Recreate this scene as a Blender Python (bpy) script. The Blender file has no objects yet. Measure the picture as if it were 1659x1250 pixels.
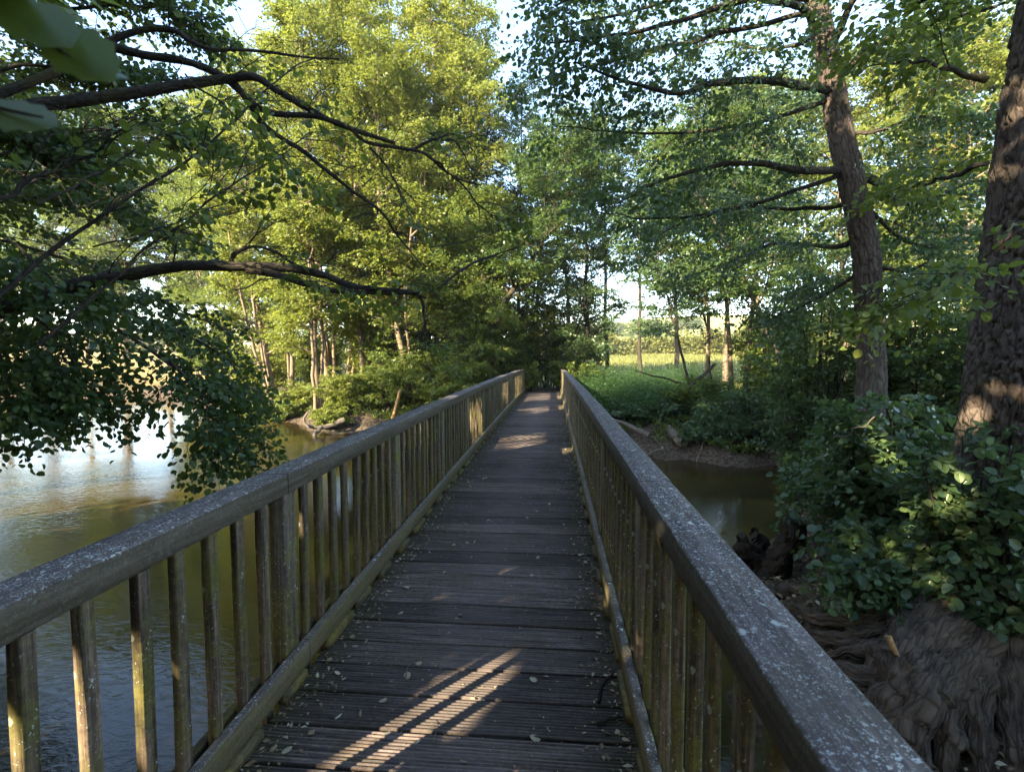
import bpy, math, random
import numpy as np
from mathutils import Vector, Matrix
R = math.radians
sc = bpy.context.scene
COL = sc.collection

# ------------------------------------------------------------------ camera, sky, sun, exposure
F = 800.0                       # focal length in photo pixels
YAW, PITCH = math.atan(65.5 / F), math.atan(48.0 / F)
CAM = np.array([0.0, 0.0, 1.6])
cd = bpy.data.cameras.new('camera'); cam = bpy.data.objects.new('camera', cd); COL.objects.link(cam)
cd.sensor_width = 36; cd.lens = F / 1659 * 36
cd.clip_start = 0.03; cd.clip_end = 3000
cd.dof.use_dof = True; cd.dof.focus_distance = 5.0; cd.dof.aperture_fstop = 6
cam.location = CAM; cam.rotation_euler = (R(90) - PITCH, 0, YAW)
sc.camera = cam
SUN_EL = R(25); SUN_H = np.array([-0.65, -0.76]); SUN_H = SUN_H / np.linalg.norm(SUN_H)
SUN = np.array([SUN_H[0] * math.cos(SUN_EL), SUN_H[1] * math.cos(SUN_EL), math.sin(SUN_EL)])
w = bpy.data.worlds.new('World'); sc.world = w; w.use_nodes = True
nt = w.node_tree; bg = nt.nodes['Background']
sky = nt.nodes.new('ShaderNodeTexSky'); sky.sky_type = 'NISHITA'; sky.sun_disc = False
sky.sun_elevation = SUN_EL; sky.sun_rotation = math.atan2(SUN_H[0], SUN_H[1])
sky.air_density = 1.0; sky.dust_density = 0.6; sky.ozone_density = 1.8
tint = nt.nodes.new('ShaderNodeMix'); tint.data_type = 'RGBA'; tint.blend_type = 'MULTIPLY'; tint.inputs[0].default_value = 1; tint.inputs[7].default_value = (.96, .94, .92, 1)
nt.links.new(sky.outputs[0], tint.inputs[6]); nt.links.new(tint.outputs[2], bg.inputs[0]); bg.inputs[1].default_value = 0.15
ld = bpy.data.lights.new('sun', 'SUN'); ld.energy = 4.6; ld.angle = R(0.5); ld.color = (1.0, 0.86, 0.62)
lo = bpy.data.objects.new('sun', ld); COL.objects.link(lo)
lo.rotation_euler = Vector(SUN).to_track_quat('Z', 'Y').to_euler()
sc.view_settings.view_transform = 'Standard'; sc.view_settings.look = 'None'
sc.view_settings.gamma = 1; sc.view_settings.exposure = 2.75
cy = sc.cycles
cy.max_bounces = 7; cy.diffuse_bounces = 4; cy.glossy_bounces = 2; cy.transmission_bounces = 4; cy.transparent_max_bounces = 4
cy.sample_clamp_indirect = 6; cy.caustics_reflective = False; cy.caustics_refractive = False
cy.use_denoising = True

_cy, _sy, _cp, _sp = math.cos(YAW), math.sin(YAW), math.cos(PITCH), math.sin(PITCH)
FWD = np.array([-_sy * _cp, _cy * _cp, -_sp]); RGT = np.array([_cy, _sy, 0.0]); UPV = np.cross(RGT, FWD)
def P(px, py, d):               # where a thing seen in that direction stands, d metres ahead
    return CAM + d * (FWD + RGT * ((px - 829.5) / F) - UPV * ((py - 625) / F))
def G(px, d):                   # ground position ahead
    p = P(px, 577, d); return np.array([p[0], p[1]])

# ------------------------------------------------------------------ helpers
def nrm(a): return a / np.maximum(np.linalg.norm(a, axis=-1, keepdims=True), 1e-9)
def _hash(i, j, k, s):
    h = (i.astype(np.int64) * 374761393 + j.astype(np.int64) * 668265263 + k.astype(np.int64) * 2147483647 + s * 974634777) & 0x7fffffff
    h = ((h ^ (h >> 13)) * 1274126177) & 0x7fffffff
    h = ((h ^ (h >> 16)) * 668265263) & 0x7fffffff
    return (h & 0xffff) / 65535.0
def vnoise(p, s=0):
    p = np.asarray(p, float); i = np.floor(p); f = p - i; f = f * f * (3 - 2 * f); i = i.astype(np.int64)
    o = 0
    for a in (0, 1):
        for b in (0, 1):
            for c in (0, 1):
                wgt = (f[..., 0] if a else 1 - f[..., 0]) * (f[..., 1] if b else 1 - f[..., 1]) * (f[..., 2] if c else 1 - f[..., 2])
                o = o + wgt * _hash(i[..., 0] + a, i[..., 1] + b, i[..., 2] + c, s)
    return o * 2 - 1
def fbm(p, n=4, s=0):
    o, a = 0, 1.0; p = np.asarray(p, float)
    for k in range(n): o = o + a * vnoise(p * 2 ** k, s + k); a *= 0.5
    return o

class MB:                       # collects faces; build() links them as one mesh object
    def __init__(s): s.v = []; s.f = []; s.r = []; s.n = 0; s.u = {}
    def add(s, v, f, r=None, u=None):
        if u is not None: s.u[s.n] = u
        v = np.asarray(v, float).reshape(-1, 3); f = np.asarray(f, int)
        s.v.append(v); s.f.append(f + s.n); s.n += len(v)
        s.r.append(np.full(len(f), 0.5) if r is None else np.asarray(r, float))
    def build(s, name, mat, parent=None, smooth=False, base=None):
        v = np.concatenate(s.v)
        if base is None and parent is not None: base = np.array(parent.get('_b', (0, 0, 0)))
        if base is not None: v = v - base
        tot = np.concatenate([np.full(len(f), f.shape[1]) for f in s.f])
        lp = np.concatenate([f.ravel() for f in s.f])
        me = bpy.data.meshes.new(name)
        me.vertices.add(len(v)); me.vertices.foreach_set('co', v.astype(np.float32).ravel())
        me.loops.add(len(lp)); me.loops.foreach_set('vertex_index', lp.astype(np.int32))
        me.polygons.add(len(tot))
        st = np.concatenate([[0], np.cumsum(tot)[:-1]])
        me.polygons.foreach_set('loop_start', st.astype(np.int32))
        try: me.polygons.foreach_set('loop_total', tot.astype(np.int32))
        except Exception: pass
        me.update(calc_edges=True)
        at = me.attributes.new('rnd', 'FLOAT', 'FACE'); at.data.foreach_set('value', np.concatenate(s.r).astype(np.float32))
        if s.u:
            uu = np.zeros((len(v), 3))
            for k_, x_ in s.u.items(): uu[k_:k_ + len(x_)] = x_
            at = me.attributes.new('bk', 'FLOAT_VECTOR', 'POINT'); at.data.foreach_set('vector', uu.astype(np.float32).ravel())
        if smooth: me.polygons.foreach_set('use_smooth', np.ones(len(tot), bool))
        me.materials.append(mat)
        o = bpy.data.objects.new(name, me); COL.objects.link(o)
        if parent is not None: o.parent = parent
        elif base is not None: o.location = base
        return o

def tag(o, label=None, cat=None, group=None, kind=None):
    if label: o['label'] = label
    if cat: o['category'] = cat
    if group: o['group'] = group
    if kind: o['kind'] = kind
    return o
ROOTS = []
def thing(name, label, cat, loc, group=None):
    o = bpy.data.objects.new(name, None); COL.objects.link(o); o.location = loc; o.empty_display_size = 0.2
    o['_b'] = [float(x) for x in loc]; ROOTS.append(o)
    return tag(o, label, cat, group)

def smooth_line(pts, n):        # Catmull-Rom through rows of [x,y,z,...]
    p = np.asarray(pts, float)
    if len(p) < 3: 
        t = np.linspace(0, 1, n)[:, None]; return p[0] * (1 - t) + p[-1] * t
    q = np.vstack([2 * p[0] - p[1], p, 2 * p[-1] - p[-2]])
    t = np.linspace(0, len(p) - 1 - 1e-6, n); i = t.astype(int); u = (t - i)[:, None]
    a, b, c, d = q[i], q[i + 1], q[i + 2], q[i + 3]
    return 0.5 * (2 * b + (c - a) * u + (2 * a - 5 * b + 4 * c - d) * u ** 2 + (3 * b - a - 3 * c + d) * u ** 3)
def frames(p):
    t = np.gradient(p, axis=0); t = nrm(t)
    a = np.array([0.0, 0, 1]) if abs(t[0][2]) < 0.8 else np.array([1.0, 0, 0])
    n = np.zeros_like(p); n[0] = nrm(np.cross(t[0], a))
    for k in range(1, len(p)):
        v = n[k - 1] - t[k] * np.dot(n[k - 1], t[k]); n[k] = v / max(np.linalg.norm(v), 1e-9)
    return t, n, np.cross(t, n)
def tube(mb, pts, rad, sides=6, rough=0.0, freq=3.0, seed=0, cap=True, ridge=0.0, rf=(20, 20, 6), warp=.9):
    p = np.asarray(pts, float); r = np.asarray(rad, float); m = len(p)
    t, n, b = frames(p)
    a = np.linspace(0, 2 * math.pi, sides, endpoint=False)
    ring = n[:, None] * np.cos(a)[None, :, None] + b[:, None] * np.sin(a)[None, :, None]
    rr = np.repeat(r[:, None], sides, 1)
    if rough:
        q = p[:, None] + ring * r[:, None, None]
        rr = rr * (1 + rough * fbm(q * freq, 3, seed))
    L = np.concatenate([[0], np.cumsum(np.linalg.norm(np.diff(p, axis=0), axis=1))])
    q = np.stack([np.cos(a)[None] * r[:, None], np.sin(a)[None] * r[:, None], np.repeat(L[:, None], sides, 1)], -1) + seed * 3.7
    if ridge:
        q2 = q * np.array(rf) + warp * np.stack([fbm(q * 7, 2, seed + 5), fbm(q * 7, 2, seed + 6), fbm(q * 7, 2, seed + 7)], -1)
        h = np.clip(1 - np.abs(vnoise(q2, seed + 9)) * 2.2, 0, 1); h2 = np.clip(1 - np.abs(vnoise(q2 * 2.1, seed + 11)) * 2, 0, 1)
        rr = rr - ridge * (h ** 3 + 0.35 * h2 ** 3 + .25 * fbm(q * [30, 30, 15], 2, seed))
    v = p[:, None] + ring * rr[..., None]
    i = np.arange(m - 1)[:, None] * sides; j = np.arange(sides)[None]; j2 = (j + 1) % sides
    f = np.stack([i + j, i + j2, i + sides + j2, i + sides + j], -1).reshape(-1, 4)
    mb.add(v.reshape(-1, 3), f, None, q.reshape(-1, 3))
    if cap:
        mb.add(v[-1], np.arange(sides)[None]); mb.add(v[0], np.arange(sides)[::-1][None])
def box(mb, x0, x1, y0, y1, z0, z1, c=0.004, r=None):   # box with chamfered long edges (along its longest side)
    d = (x1 - x0, y1 - y0, z1 - z0); ax = int(np.argmax(d)); o = [k for k in range(3) if k != ax]
    lo = (x0, y0, z0); hi = (x1, y1, z1)
    u0, u1, v0, v1 = lo[o[0]], hi[o[0]], lo[o[1]], hi[o[1]]
    prof = [(u0 + c, v0), (u1 - c, v0), (u1, v0 + c), (u1, v1 - c), (u1 - c, v1), (u0 + c, v1), (u0, v1 - c), (u0, v0 + c)]
    vs = []
    for e in (lo[ax], hi[ax]):
        for a_, b_ in prof:
            q = [0, 0, 0]; q[ax] = e; q[o[0]] = a_; q[o[1]] = b_; vs.append(q)
    f = [[k, (k + 1) % 8, 8 + (k + 1) % 8, 8 + k] for k in range(8)]
    mb.add(vs, f, None if r is None else [r] * 8)
    n0 = mb.n - 16
    mb.f.append(np.array([[n0 + k for k in range(7, -1, -1)], [n0 + 8 + k for k in range(8)]])); mb.r.append(np.full(2, 0.5 if r is None else r))

# leaf outlines: x along the leaf (0 base .. 1 tip), y half width, folded a little along the midrib
ROUND = [(0.05, .18), (0.24, .4), (0.52, .46), (0.76, .37), (0.93, .17)]
OVAL = [(0.12, .24), (0.45, .36), (0.78, .2)]
SIMPLE = [(0.2, .34), (0.7, .36)]
def leaves(mb, p, d, n, size, outline=SIMPLE, fold=0.12, rnd=None, curl=0.12):
    N = len(p); X = nrm(d); Z = nrm(n - X * np.sum(n * X, 1, keepdims=True)); Y = np.cross(Z, X)
    k = len(outline)
    tmp = [(0, 0, 0)] + [(x, -y, fold * y * 2 - curl * x * x) for x, y in outline] + [(1, 0, -curl)] + [(x, y, fold * y * 2 - curl * x * x) for x, y in outline[::-1]]
    tmp = np.array(tmp)
    rv = np.random.default_rng(N + 7); wf = rv.uniform(.72, 1.12, (N, 1, 1)); cf = rv.normal(.9, .9, (N, 1, 1)); sk = rv.normal(0, .1, (N, 1, 1))
    v = p[:, None] + size[:, None, None] * (tmp[None, :, 0:1] * X[:, None] + (tmp[None, :, 1:2] * wf + sk * tmp[None, :, 0:1] ** 2) * Y[:, None] + tmp[None, :, 2:3] * cf * Z[:, None])
    nv = len(tmp); o = (np.arange(N) * nv)[:, None]
    f1 = o + np.arange(k + 2)[None]
    f2 = o + np.array([0] + list(range(k + 1, nv)))[None]
    r = np.random.default_rng(N).random(N) if rnd is None else rnd
    mb.add(v.reshape(-1, 3), np.stack([f1, f2], 1).reshape(-1, k + 2), np.repeat(r, 2))
def quads(mb, p, d, n, size, rnd=None, width=0.72):
    N = len(p); X = nrm(d); Z = nrm(n - X * np.sum(n * X, 1, keepdims=True)); Y = np.cross(Z, X)
    tmp = np.array([(0, 0, 0), (.45, -width / 2, .07), (1, 0, -.05), (.5, width / 2, .07)])
    v = p[:, None] + size[:, None, None] * (tmp[None, :, 0:1] * X[:, None] + tmp[None, :, 1:2] * Y[:, None] + tmp[None, :, 2:3] * Z[:, None])
    f = (np.arange(N) * 4)[:, None] + np.arange(4)[None]
    mb.add(v.reshape(-1, 3), f, np.random.default_rng(N).random(N) if rnd is None else rnd)

# spots of the bridge and trunks where leaves are cut away to place a sun patch
GAPS = [((-.45, 2.1, 0), .33), ((.42, 2.75, .12), .16), ((-1.27, 1.25, .35), .22), ((-1.25, 8.9, .45), .55), ((-.55, 8.6, 0), .4),
        ((-.4, 9.6, 0), .22), ((-1.3, 13.2, .95), .7), ((-.4, 13.5, 0), .3), ((.4, 11.5, .3), .4), ((.36, 3.2, .12), .2)]
GAPS = [(np.array(c, float), r) for c, r in GAPS]
for px, py, d, r in [(1420, 490, 7.8, .28), (1440, 1050, 3.6, .1), (400, 430, 4.6, .35), (1490, 500, 9, .25),
                     (1385, 695, 5.2, .16), (1610, 1190, 3.2, .1)]:
    GAPS.append((P(px, py, d), r))
def sun_gaps(p):
    keep = np.ones(len(p), bool)
    for c, r in GAPS:
        wv = p - c; t = wv @ SUN; q = np.einsum('ij,ij->i', wv, wv) - t * t
        keep &= ~((t > 0.5) & (q < r * r))
    return keep

def grow(limbs, rng, nsub=7, sublen=1.2, nspray=5, spraylen=.5, nleaf=14, droop=0.1, tstart=.25, up=0.25, lateral=.8, dead=0.0):
    subs, sp, sd = [], [], []
    for L in limbs:
        L = np.asarray(L, float); T = nrm(np.gradient(L, axis=0)); m = len(L) - 1
        for k in range(nsub):
            t = tstart + (1 - tstart) * (k + rng.random()) / nsub
            x = t * m; i = min(int(x), m - 1); u = x - i
            p0 = L[i] * (1 - u) + L[i + 1] * u; d0 = T[i]
            side = 1 if k % 2 else -1
            per = np.cross(d0, [0, 0, 1]); per = per / max(np.linalg.norm(per), .05)
            dr = d0 * .55 + per * side * lateral * rng.uniform(.6, 1.2) + np.array([0, 0, rng.uniform(-.3, .5) + up]) + rng.normal(0, .15, 3)
            dr /= np.linalg.norm(dr)
            ln = sublen * rng.uniform(.55, 1.25) * (1.15 - .6 * t)
            q = [p0]
            for s_ in range(4):
                dr = dr + np.array([0, 0, -droop * .6]) + rng.normal(0, .12, 3); dr /= np.linalg.norm(dr); q.append(q[-1] + dr * ln / 4)
            q = np.array(q); subs.append((q, ln))
            if rng.random() < dead: continue
            for s_ in range(nspray):
                tt = .2 + .8 * (s_ + rng.random() * .6) / nspray; x2 = min(tt, .999) * 4; j = int(x2); v_ = x2 - j
                pp = q[j] * (1 - v_) + q[j + 1] * v_; dd = nrm(q[j + 1] - q[j])
                pr = np.cross(dd, [0, 0, 1]); pr = pr / max(np.linalg.norm(pr), .05)
                d2 = dd * .8 + pr * (1 if s_ % 2 else -1) * rng.uniform(.3, .9) + np.array([0, 0, rng.uniform(-.35, .3) - droop]) 
                sp.append(pp); sd.append(d2 / np.linalg.norm(d2))
    if not sp: return subs, None
    sp = np.array(sp); sd = np.array(sd); S = len(sp)
    t = (np.arange(nleaf)[None] + rng.random((S, nleaf))) / nleaf
    ln = spraylen * rng.uniform(.6, 1.3, (S, 1))
    n = nrm(np.array([0, 0, 1.0]) + rng.normal(0, .45, (S, 3)))
    lat = nrm(np.cross(n, sd))
    side = np.where(np.arange(nleaf) % 2, 1.0, -1.0)[None] * rng.uniform(.3, 1, (S, nleaf))
    pos = sp[:, None] + sd[:, None] * (t * ln)[..., None] + lat[:, None] * (side * ln * .35 * (1 - .5 * t))[..., None] + rng.normal(0, .06, (S, nleaf, 3)) * ln[..., None]
    pos[..., 2] -= (droop * .8) * ln * t * t
    dr = sd[:, None] * .6 + lat[:, None] * side[..., None] + rng.normal(0, .3, (S, nleaf, 3)) + np.array([0, 0, -.25])
    nn = n[:, None] + rng.normal(0, .5, (S, nleaf, 3))
    global SPRAYS
    SPRAYS = (sp, sp + sd * ln * .9 - np.array([0, 0, 1.0]) * (droop * .6) * ln)
    tone = np.clip(rng.normal(.5, .16, (S, 1)) + rng.normal(0, .16, (S, nleaf)), 0, 1)
    return subs, (pos.reshape(-1, 3), dr.reshape(-1, 3), nn.reshape(-1, 3), tone.reshape(-1))

# ------------------------------------------------------------------ materials
class NT:
    def __init__(s, name):
        s.m = bpy.data.materials.new(name); s.m.use_nodes = True; s.t = s.m.node_tree
        s.p = s.t.nodes['Principled BSDF']; s.o = s.t.nodes['Material Output']
    def n(s, ty, **kw):
        x = s.t.nodes.new('ShaderNode' + ty)
        for k, v in kw.items():
            if k[0] == 'i' and k[1:].isdigit(): s.set(x.inputs[int(k[1:])], v)
            elif k.startswith('in_'): s.set(x.inputs[k[3:].replace('_', ' ')], v)
            else: setattr(x, k, v)
        return x
    def set(s, sock, v):
        if isinstance(v, bpy.types.NodeSocket): s.t.links.new(v, sock)
        elif hasattr(v, 'outputs'): s.t.links.new(v.outputs[0], sock)
        else: sock.default_value = v if not (isinstance(v, tuple) and len(v) == 3 and sock.type == 'RGBA') else (*v, 1)
    def coord(s, kind='Object', scale=(1, 1, 1)):
        c = s.n('TexCoord'); mp = s.n('Mapping'); s.t.links.new(c.outputs[kind], mp.inputs[0]); mp.inputs['Scale'].default_value = scale
        return mp.outputs[0]
    def noise(s, vec, scale, detail=5, rough=.6, dist=0):
        return s.n('TexNoise', in_Vector=vec, in_Scale=scale, in_Detail=detail, in_Roughness=rough, in_Distortion=dist).outputs[0]
    def ramp(s, f, stops, interp='LINEAR'):
        r = s.n('ValToRGB'); e = r.color_ramp.elements; r.color_ramp.interpolation = interp
        while len(e) < len(stops): e.new(.5)
        for k, (pos, c) in enumerate(stops):
            e[k].position = pos; e[k].color = (c, c, c, 1) if not isinstance(c, tuple) else (*c, 1)
        s.set(r.inputs[0], f); return r.outputs[0]
    def mix(s, f, a, b, mode='MIX'):
        x = s.n('Mix', data_type='RGBA', blend_type=mode); s.set(x.inputs[0], f); s.set(x.inputs[6], a); s.set(x.inputs[7], b); return x.outputs[2]
    def math(s, op, a, b=0.0):
        x = s.n('Math', operation=op); s.set(x.inputs[0], a); s.set(x.inputs[1], b); return x.outputs[0]
    def bump(s, h, strength=.5, dist=.01, normal=None):
        x = s.n('Bump'); x.inputs['Strength'].default_value = strength; x.inputs['Distance'].default_value = dist; s.set(x.inputs['Height'], h)
        if normal is not None: s.set(x.inputs['Normal'], normal)
        return x.outputs[0]
    def fin(s, color, rough=.8, normal=None, spec=.3):
        s.set(s.p.inputs['Base Color'], color); s.set(s.p.inputs['Roughness'], rough); s.p.inputs['Specular IOR Level'].default_value = spec
        if normal is not None: s.set(s.p.inputs['Normal'], normal)
        return s.m

def leaf_mat(name, dark, mid, light, trans, amount=.4, gloss=.42, spec=.35):
    k = NT(name); a = k.n('Attribute', attribute_name='rnd')
    c = k.ramp(a.outputs['Fac'], [(0.0, dark), (.5, mid), (1.0, light)])
    k.fin(c, gloss, None, spec)
    tr = k.n('BsdfTranslucent'); k.set(tr.inputs[0], k.mix(.6, c, trans))
    mx = k.n('MixShader'); mx.inputs[0].default_value = amount
    k.t.links.new(k.p.outputs[0], mx.inputs[1]); k.t.links.new(tr.outputs[0], mx.inputs[2]); k.t.links.new(mx.outputs[0], k.o.inputs[0])
    return k.m
M = {}
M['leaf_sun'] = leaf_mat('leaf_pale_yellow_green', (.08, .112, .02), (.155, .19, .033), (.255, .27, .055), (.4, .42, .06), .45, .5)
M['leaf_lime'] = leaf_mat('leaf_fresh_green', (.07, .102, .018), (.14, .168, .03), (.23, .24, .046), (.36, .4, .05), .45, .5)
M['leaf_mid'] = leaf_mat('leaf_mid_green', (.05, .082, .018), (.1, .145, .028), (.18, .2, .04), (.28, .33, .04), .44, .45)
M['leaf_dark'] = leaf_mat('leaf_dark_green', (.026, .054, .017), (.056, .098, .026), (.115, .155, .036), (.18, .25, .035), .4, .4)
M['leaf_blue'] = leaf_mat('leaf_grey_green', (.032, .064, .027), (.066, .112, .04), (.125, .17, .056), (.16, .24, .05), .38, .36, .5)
M['leaf_dry'] = leaf_mat('leaf_dry', (.13, .08, .035), (.3, .22, .11), (.45, .4, .28), (.3, .22, .08), .15, .6)
M['nettle'] = leaf_mat('nettle_green', (.035, .08, .028), (.06, .12, .04), (.1, .17, .055), (.15, .26, .05), .38, .5)
M['gold_hedge'] = leaf_mat('hedge_leaf', (.07, .09, .022), (.13, .14, .03), (.2, .19, .045), (.34, .3, .05), .3, .6)

def bark(name, a, b, moss, scale=1.0, crack=.35, st=.3):
    k = NT(name); bk = k.n('Attribute', attribute_name='bk').outputs['Vector']; mp = k.n('Mapping'); k.set(mp.inputs[0], bk); mp.inputs['Scale'].default_value = (1, 1, st); v = mp.outputs[0]
    n1 = k.noise(v, 14 * scale, 6, .65, .6); n2 = k.noise(k.coord(), 2.2, 4)
    vo = k.n('TexVoronoi', feature='DISTANCE_TO_EDGE', in_Vector=k.mix(.12, v, k.n('TexNoise', in_Vector=v, in_Scale=9.0).outputs[1]), in_Scale=16 * scale).outputs[0]
    cr = k.ramp(k.math('ADD', vo, k.math('MULTIPLY', k.math('SUBTRACT', k.noise(v, 30 * scale, 4), .5), .12)), [(0, .4), (.09, 1.0)])
    c = k.ramp(n1, [(.25, a), (.75, b)])
    c = k.mix(k.ramp(n2, [(.52, 0.0), (.7, .6)]), c, moss)
    c = k.mix(crack, c, cr, 'MULTIPLY')
    h = k.math('ADD', k.math('MULTIPLY', k.ramp(vo, [(0, 0.0), (.2, 1.0)]), crack), k.math('ADD', n1, k.math('MULTIPLY', k.noise(v, 75 * scale, 4, .7), .5)))
    return k.fin(c, .9, k.bump(h, .9, .02), .15)
M['bark_big'] = bark('bark_rugged', (.04, .03, .024), (.15, .115, .09), (.07, .066, .034), 1.0, .85)
M['bark_dark'] = bark('bark_dark_branch', (.03, .024, .019), (.085, .07, .052), (.12, .1, .026), 2.0, .5)
M['bark_pale'] = bark('bark_slender_stem', (.12, .09, .06), (.3, .22, .14), (.1, .1, .04), 1.6, .3)
M['root'] = bark('root_wood', (.03, .022, .016), (.15, .112, .082), (.08, .06, .036), 1.6, .7, .2)
M['rotten'] = bark('rotten_wood', (.01, .008, .006), (.05, .038, .028), (.03, .03, .015), 1.5, .6)
M['log'] = bark('bleached_log', (.06, .05, .038), (.2, .165, .125), (.09, .09, .045), 1.3, .5, .15)

def wood(name, a, b, algae, amt, lichen=0.0, axis=(1, .06, 1), lic_top_light=False, bumps=.5):
    k = NT(name); v = k.coord('Object', axis); o = k.coord()
    oi = k.n('ObjectInfo'); ofs = k.n('VectorMath', operation='ADD'); k.set(ofs.inputs[0], o)
    cmb = k.n('CombineXYZ'); mul = k.math('MULTIPLY', oi.outputs['Random'], 37.0); k.set(cmb.inputs[0], mul); k.set(cmb.inputs[1], mul); k.set(ofs.inputs[1], cmb.outputs[0])
    ofs = ofs.outputs[0]
    ov = k.n('VectorMath', operation='ADD'); k.set(ov.inputs[0], v); k.set(ov.inputs[1], cmb.outputs[0])
    g = k.noise(ov.outputs[0], 55, 6, .7); n2 = k.noise(ofs, 5, 5, .65); n3 = k.noise(ofs, 40, 4, .7)
    c = k.ramp(g, [(.38, a), (.62, b)])
    c = k.mix(k.math('MULTIPLY', oi.outputs['Random'], .35), c, tuple(x * .55 for x in a))
    c = k.mix(k.ramp(n2, [(.42, 0.0), (.68, amt)]), c, algae)
    c = k.mix(k.ramp(n3, [(.35, .45), (.6, 0.0)]), c, tuple(x * .35 for x in a))
    h = k.math('ADD', g, k.math('MULTIPLY', n3, .5))
    if lichen:
        wv = k.n('VectorMath', operation='ADD'); k.set(wv.inputs[0], o); sc_ = k.n('VectorMath', operation='SCALE'); k.set(sc_.inputs[0], k.n('TexNoise', in_Vector=o, in_Scale=90.0, in_Detail=4.0).outputs[1]); sc_.inputs['Scale'].default_value = .03; k.set(wv.inputs[1], sc_.outputs[0])
        tot = None
        for s_, th, dn in ((14, .2, .16), (26, .3, .35), (60, .36, .5), (110, .4, .6), (190, .42, .65)):
            vo = k.n('TexVoronoi', in_Vector=wv.outputs[0], in_Scale=float(s_))
            sep = k.n('SeparateColor'); k.set(sep.inputs[0], vo.outputs['Color'])
            on = k.math('GREATER_THAN', sep.outputs[0], 1 - min(1.0, dn * 1.3) * lichen)
            siz = k.math('MULTIPLY', sep.outputs[1], th)
            m_ = k.math('MULTIPLY', on, k.math('LESS_THAN', vo.outputs['Distance'], siz))
            tot = m_ if tot is None else k.math('MAXIMUM', tot, m_)
        tot = k.math('MULTIPLY', tot, k.math('MULTIPLY', k.ramp(k.noise(o, 9, 4), [(.34, .25), (.5, 1.0)]), k.ramp(k.noise(o, 1.7, 3), [(.34, .6), (.52, 1.0)])))
        if lic_top_light:
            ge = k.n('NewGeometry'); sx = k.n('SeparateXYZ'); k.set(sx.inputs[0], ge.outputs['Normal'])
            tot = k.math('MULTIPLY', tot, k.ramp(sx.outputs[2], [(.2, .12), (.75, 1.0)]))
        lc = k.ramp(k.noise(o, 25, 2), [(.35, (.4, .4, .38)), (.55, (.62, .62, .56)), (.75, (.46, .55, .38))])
        if lic_top_light:
            c = k.mix(k.ramp(sx.outputs[2], [(.2, 1.0), (.7, 0.0)]), c, k.mix(.5, c, algae)); c = k.mix(k.ramp(sx.outputs[2], [(.5, 0.0), (.8, .15)]), c, tuple(x * 1.35 for x in b))  # olive algae and bleaching, also painting in sky light: darker sides, paler top
        c = k.mix(tot, c, lc); h = k.math('ADD', h, k.math('MULTIPLY', tot, .6))
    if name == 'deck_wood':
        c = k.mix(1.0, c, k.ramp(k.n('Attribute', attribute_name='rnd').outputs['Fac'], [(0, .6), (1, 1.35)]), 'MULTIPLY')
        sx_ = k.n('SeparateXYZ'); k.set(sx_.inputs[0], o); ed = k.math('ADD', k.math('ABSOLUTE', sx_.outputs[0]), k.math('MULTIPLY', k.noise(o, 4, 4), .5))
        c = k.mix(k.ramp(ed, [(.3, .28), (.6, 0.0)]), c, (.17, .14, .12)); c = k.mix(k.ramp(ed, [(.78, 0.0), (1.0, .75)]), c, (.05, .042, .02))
    return k.fin(c, .8, k.bump(h, bumps, .006), .3)
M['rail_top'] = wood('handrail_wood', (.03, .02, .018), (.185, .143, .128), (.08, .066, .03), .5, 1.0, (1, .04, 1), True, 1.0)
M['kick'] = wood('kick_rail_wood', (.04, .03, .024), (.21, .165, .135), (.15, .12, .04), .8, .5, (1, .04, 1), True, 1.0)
M['baluster'] = wood('baluster_wood', (.035, .024, .015), (.26, .185, .12), (.13, .12, .02), 1.0, .1, (1, 1, .035), False, .9)
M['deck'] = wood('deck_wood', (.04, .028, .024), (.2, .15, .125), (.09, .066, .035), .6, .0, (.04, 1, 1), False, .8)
M['moss'] = wood('mossy_block', (.05, .04, .02), (.17, .13, .06), (.2, .15, .03), 1.0)
M['cut'] = wood('fresh_cut_wood', (.3, .15, .05), (.5, .3, .13), (.3, .2, .08), .2)
M['beam'] = wood('beam_wood', (.02, .016, .012), (.06, .05, .035), (.05, .05, .02), .8)

k = NT('ground'); pos = k.n('NewGeometry').outputs[0]; sx = k.n('SeparateXYZ', in_Vector=pos)
zn = k.n('Attribute', attribute_name='zone').outputs['Fac']; gz = k.n('Attribute', attribute_name='green').outputs['Fac']
n1 = k.noise(pos, 1.4, 6, .65); n2 = k.noise(pos, 11, 6, .7); n3 = k.noise(pos, .05, 3)
soil = k.ramp(n1, [(.3, (.035, .028, .018)), (.55, (.06, .05, .03)), (.7, (.05, .06, .024))])
mud = k.ramp(n2, [(.36, (.025, .018, .012)), (.5, (.09, .066, .045)), (.66, (.16, .125, .088))])
c = k.mix(k.ramp(k.math('ADD', sx.outputs[2], k.math('MULTIPLY', n1, .5)), [(0, 1.0), (1, 1.0)]), soil, soil)
mr = k.n('MapRange', in_From_Min=-1.0, in_From_Max=-.45); k.set(mr.inputs[0], k.math('ADD', sx.outputs[2], k.math('MULTIPLY', k.math('SUBTRACT', n1, .5), .5)))
c = k.mix(mr.outputs[0], mud, soil)
fld = k.mix(gz, k.ramp(n3, [(.35, (.3, .22, .085)), (.65, (.42, .31, .13))]), k.ramp(n3, [(.35, (.26, .26, .07)), (.65, (.38, .34, .1))]))
fld = k.mix(.25, fld, k.ramp(n2, [(.3, (.2, .17, .06)), (.7, (.4, .35, .14))]))
c = k.mix(zn, c, fld)
k.fin(c, .95, k.bump(k.math('ADD', n1, n2), 1.0, .12), .1); M['ground'] = k.m

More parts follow.
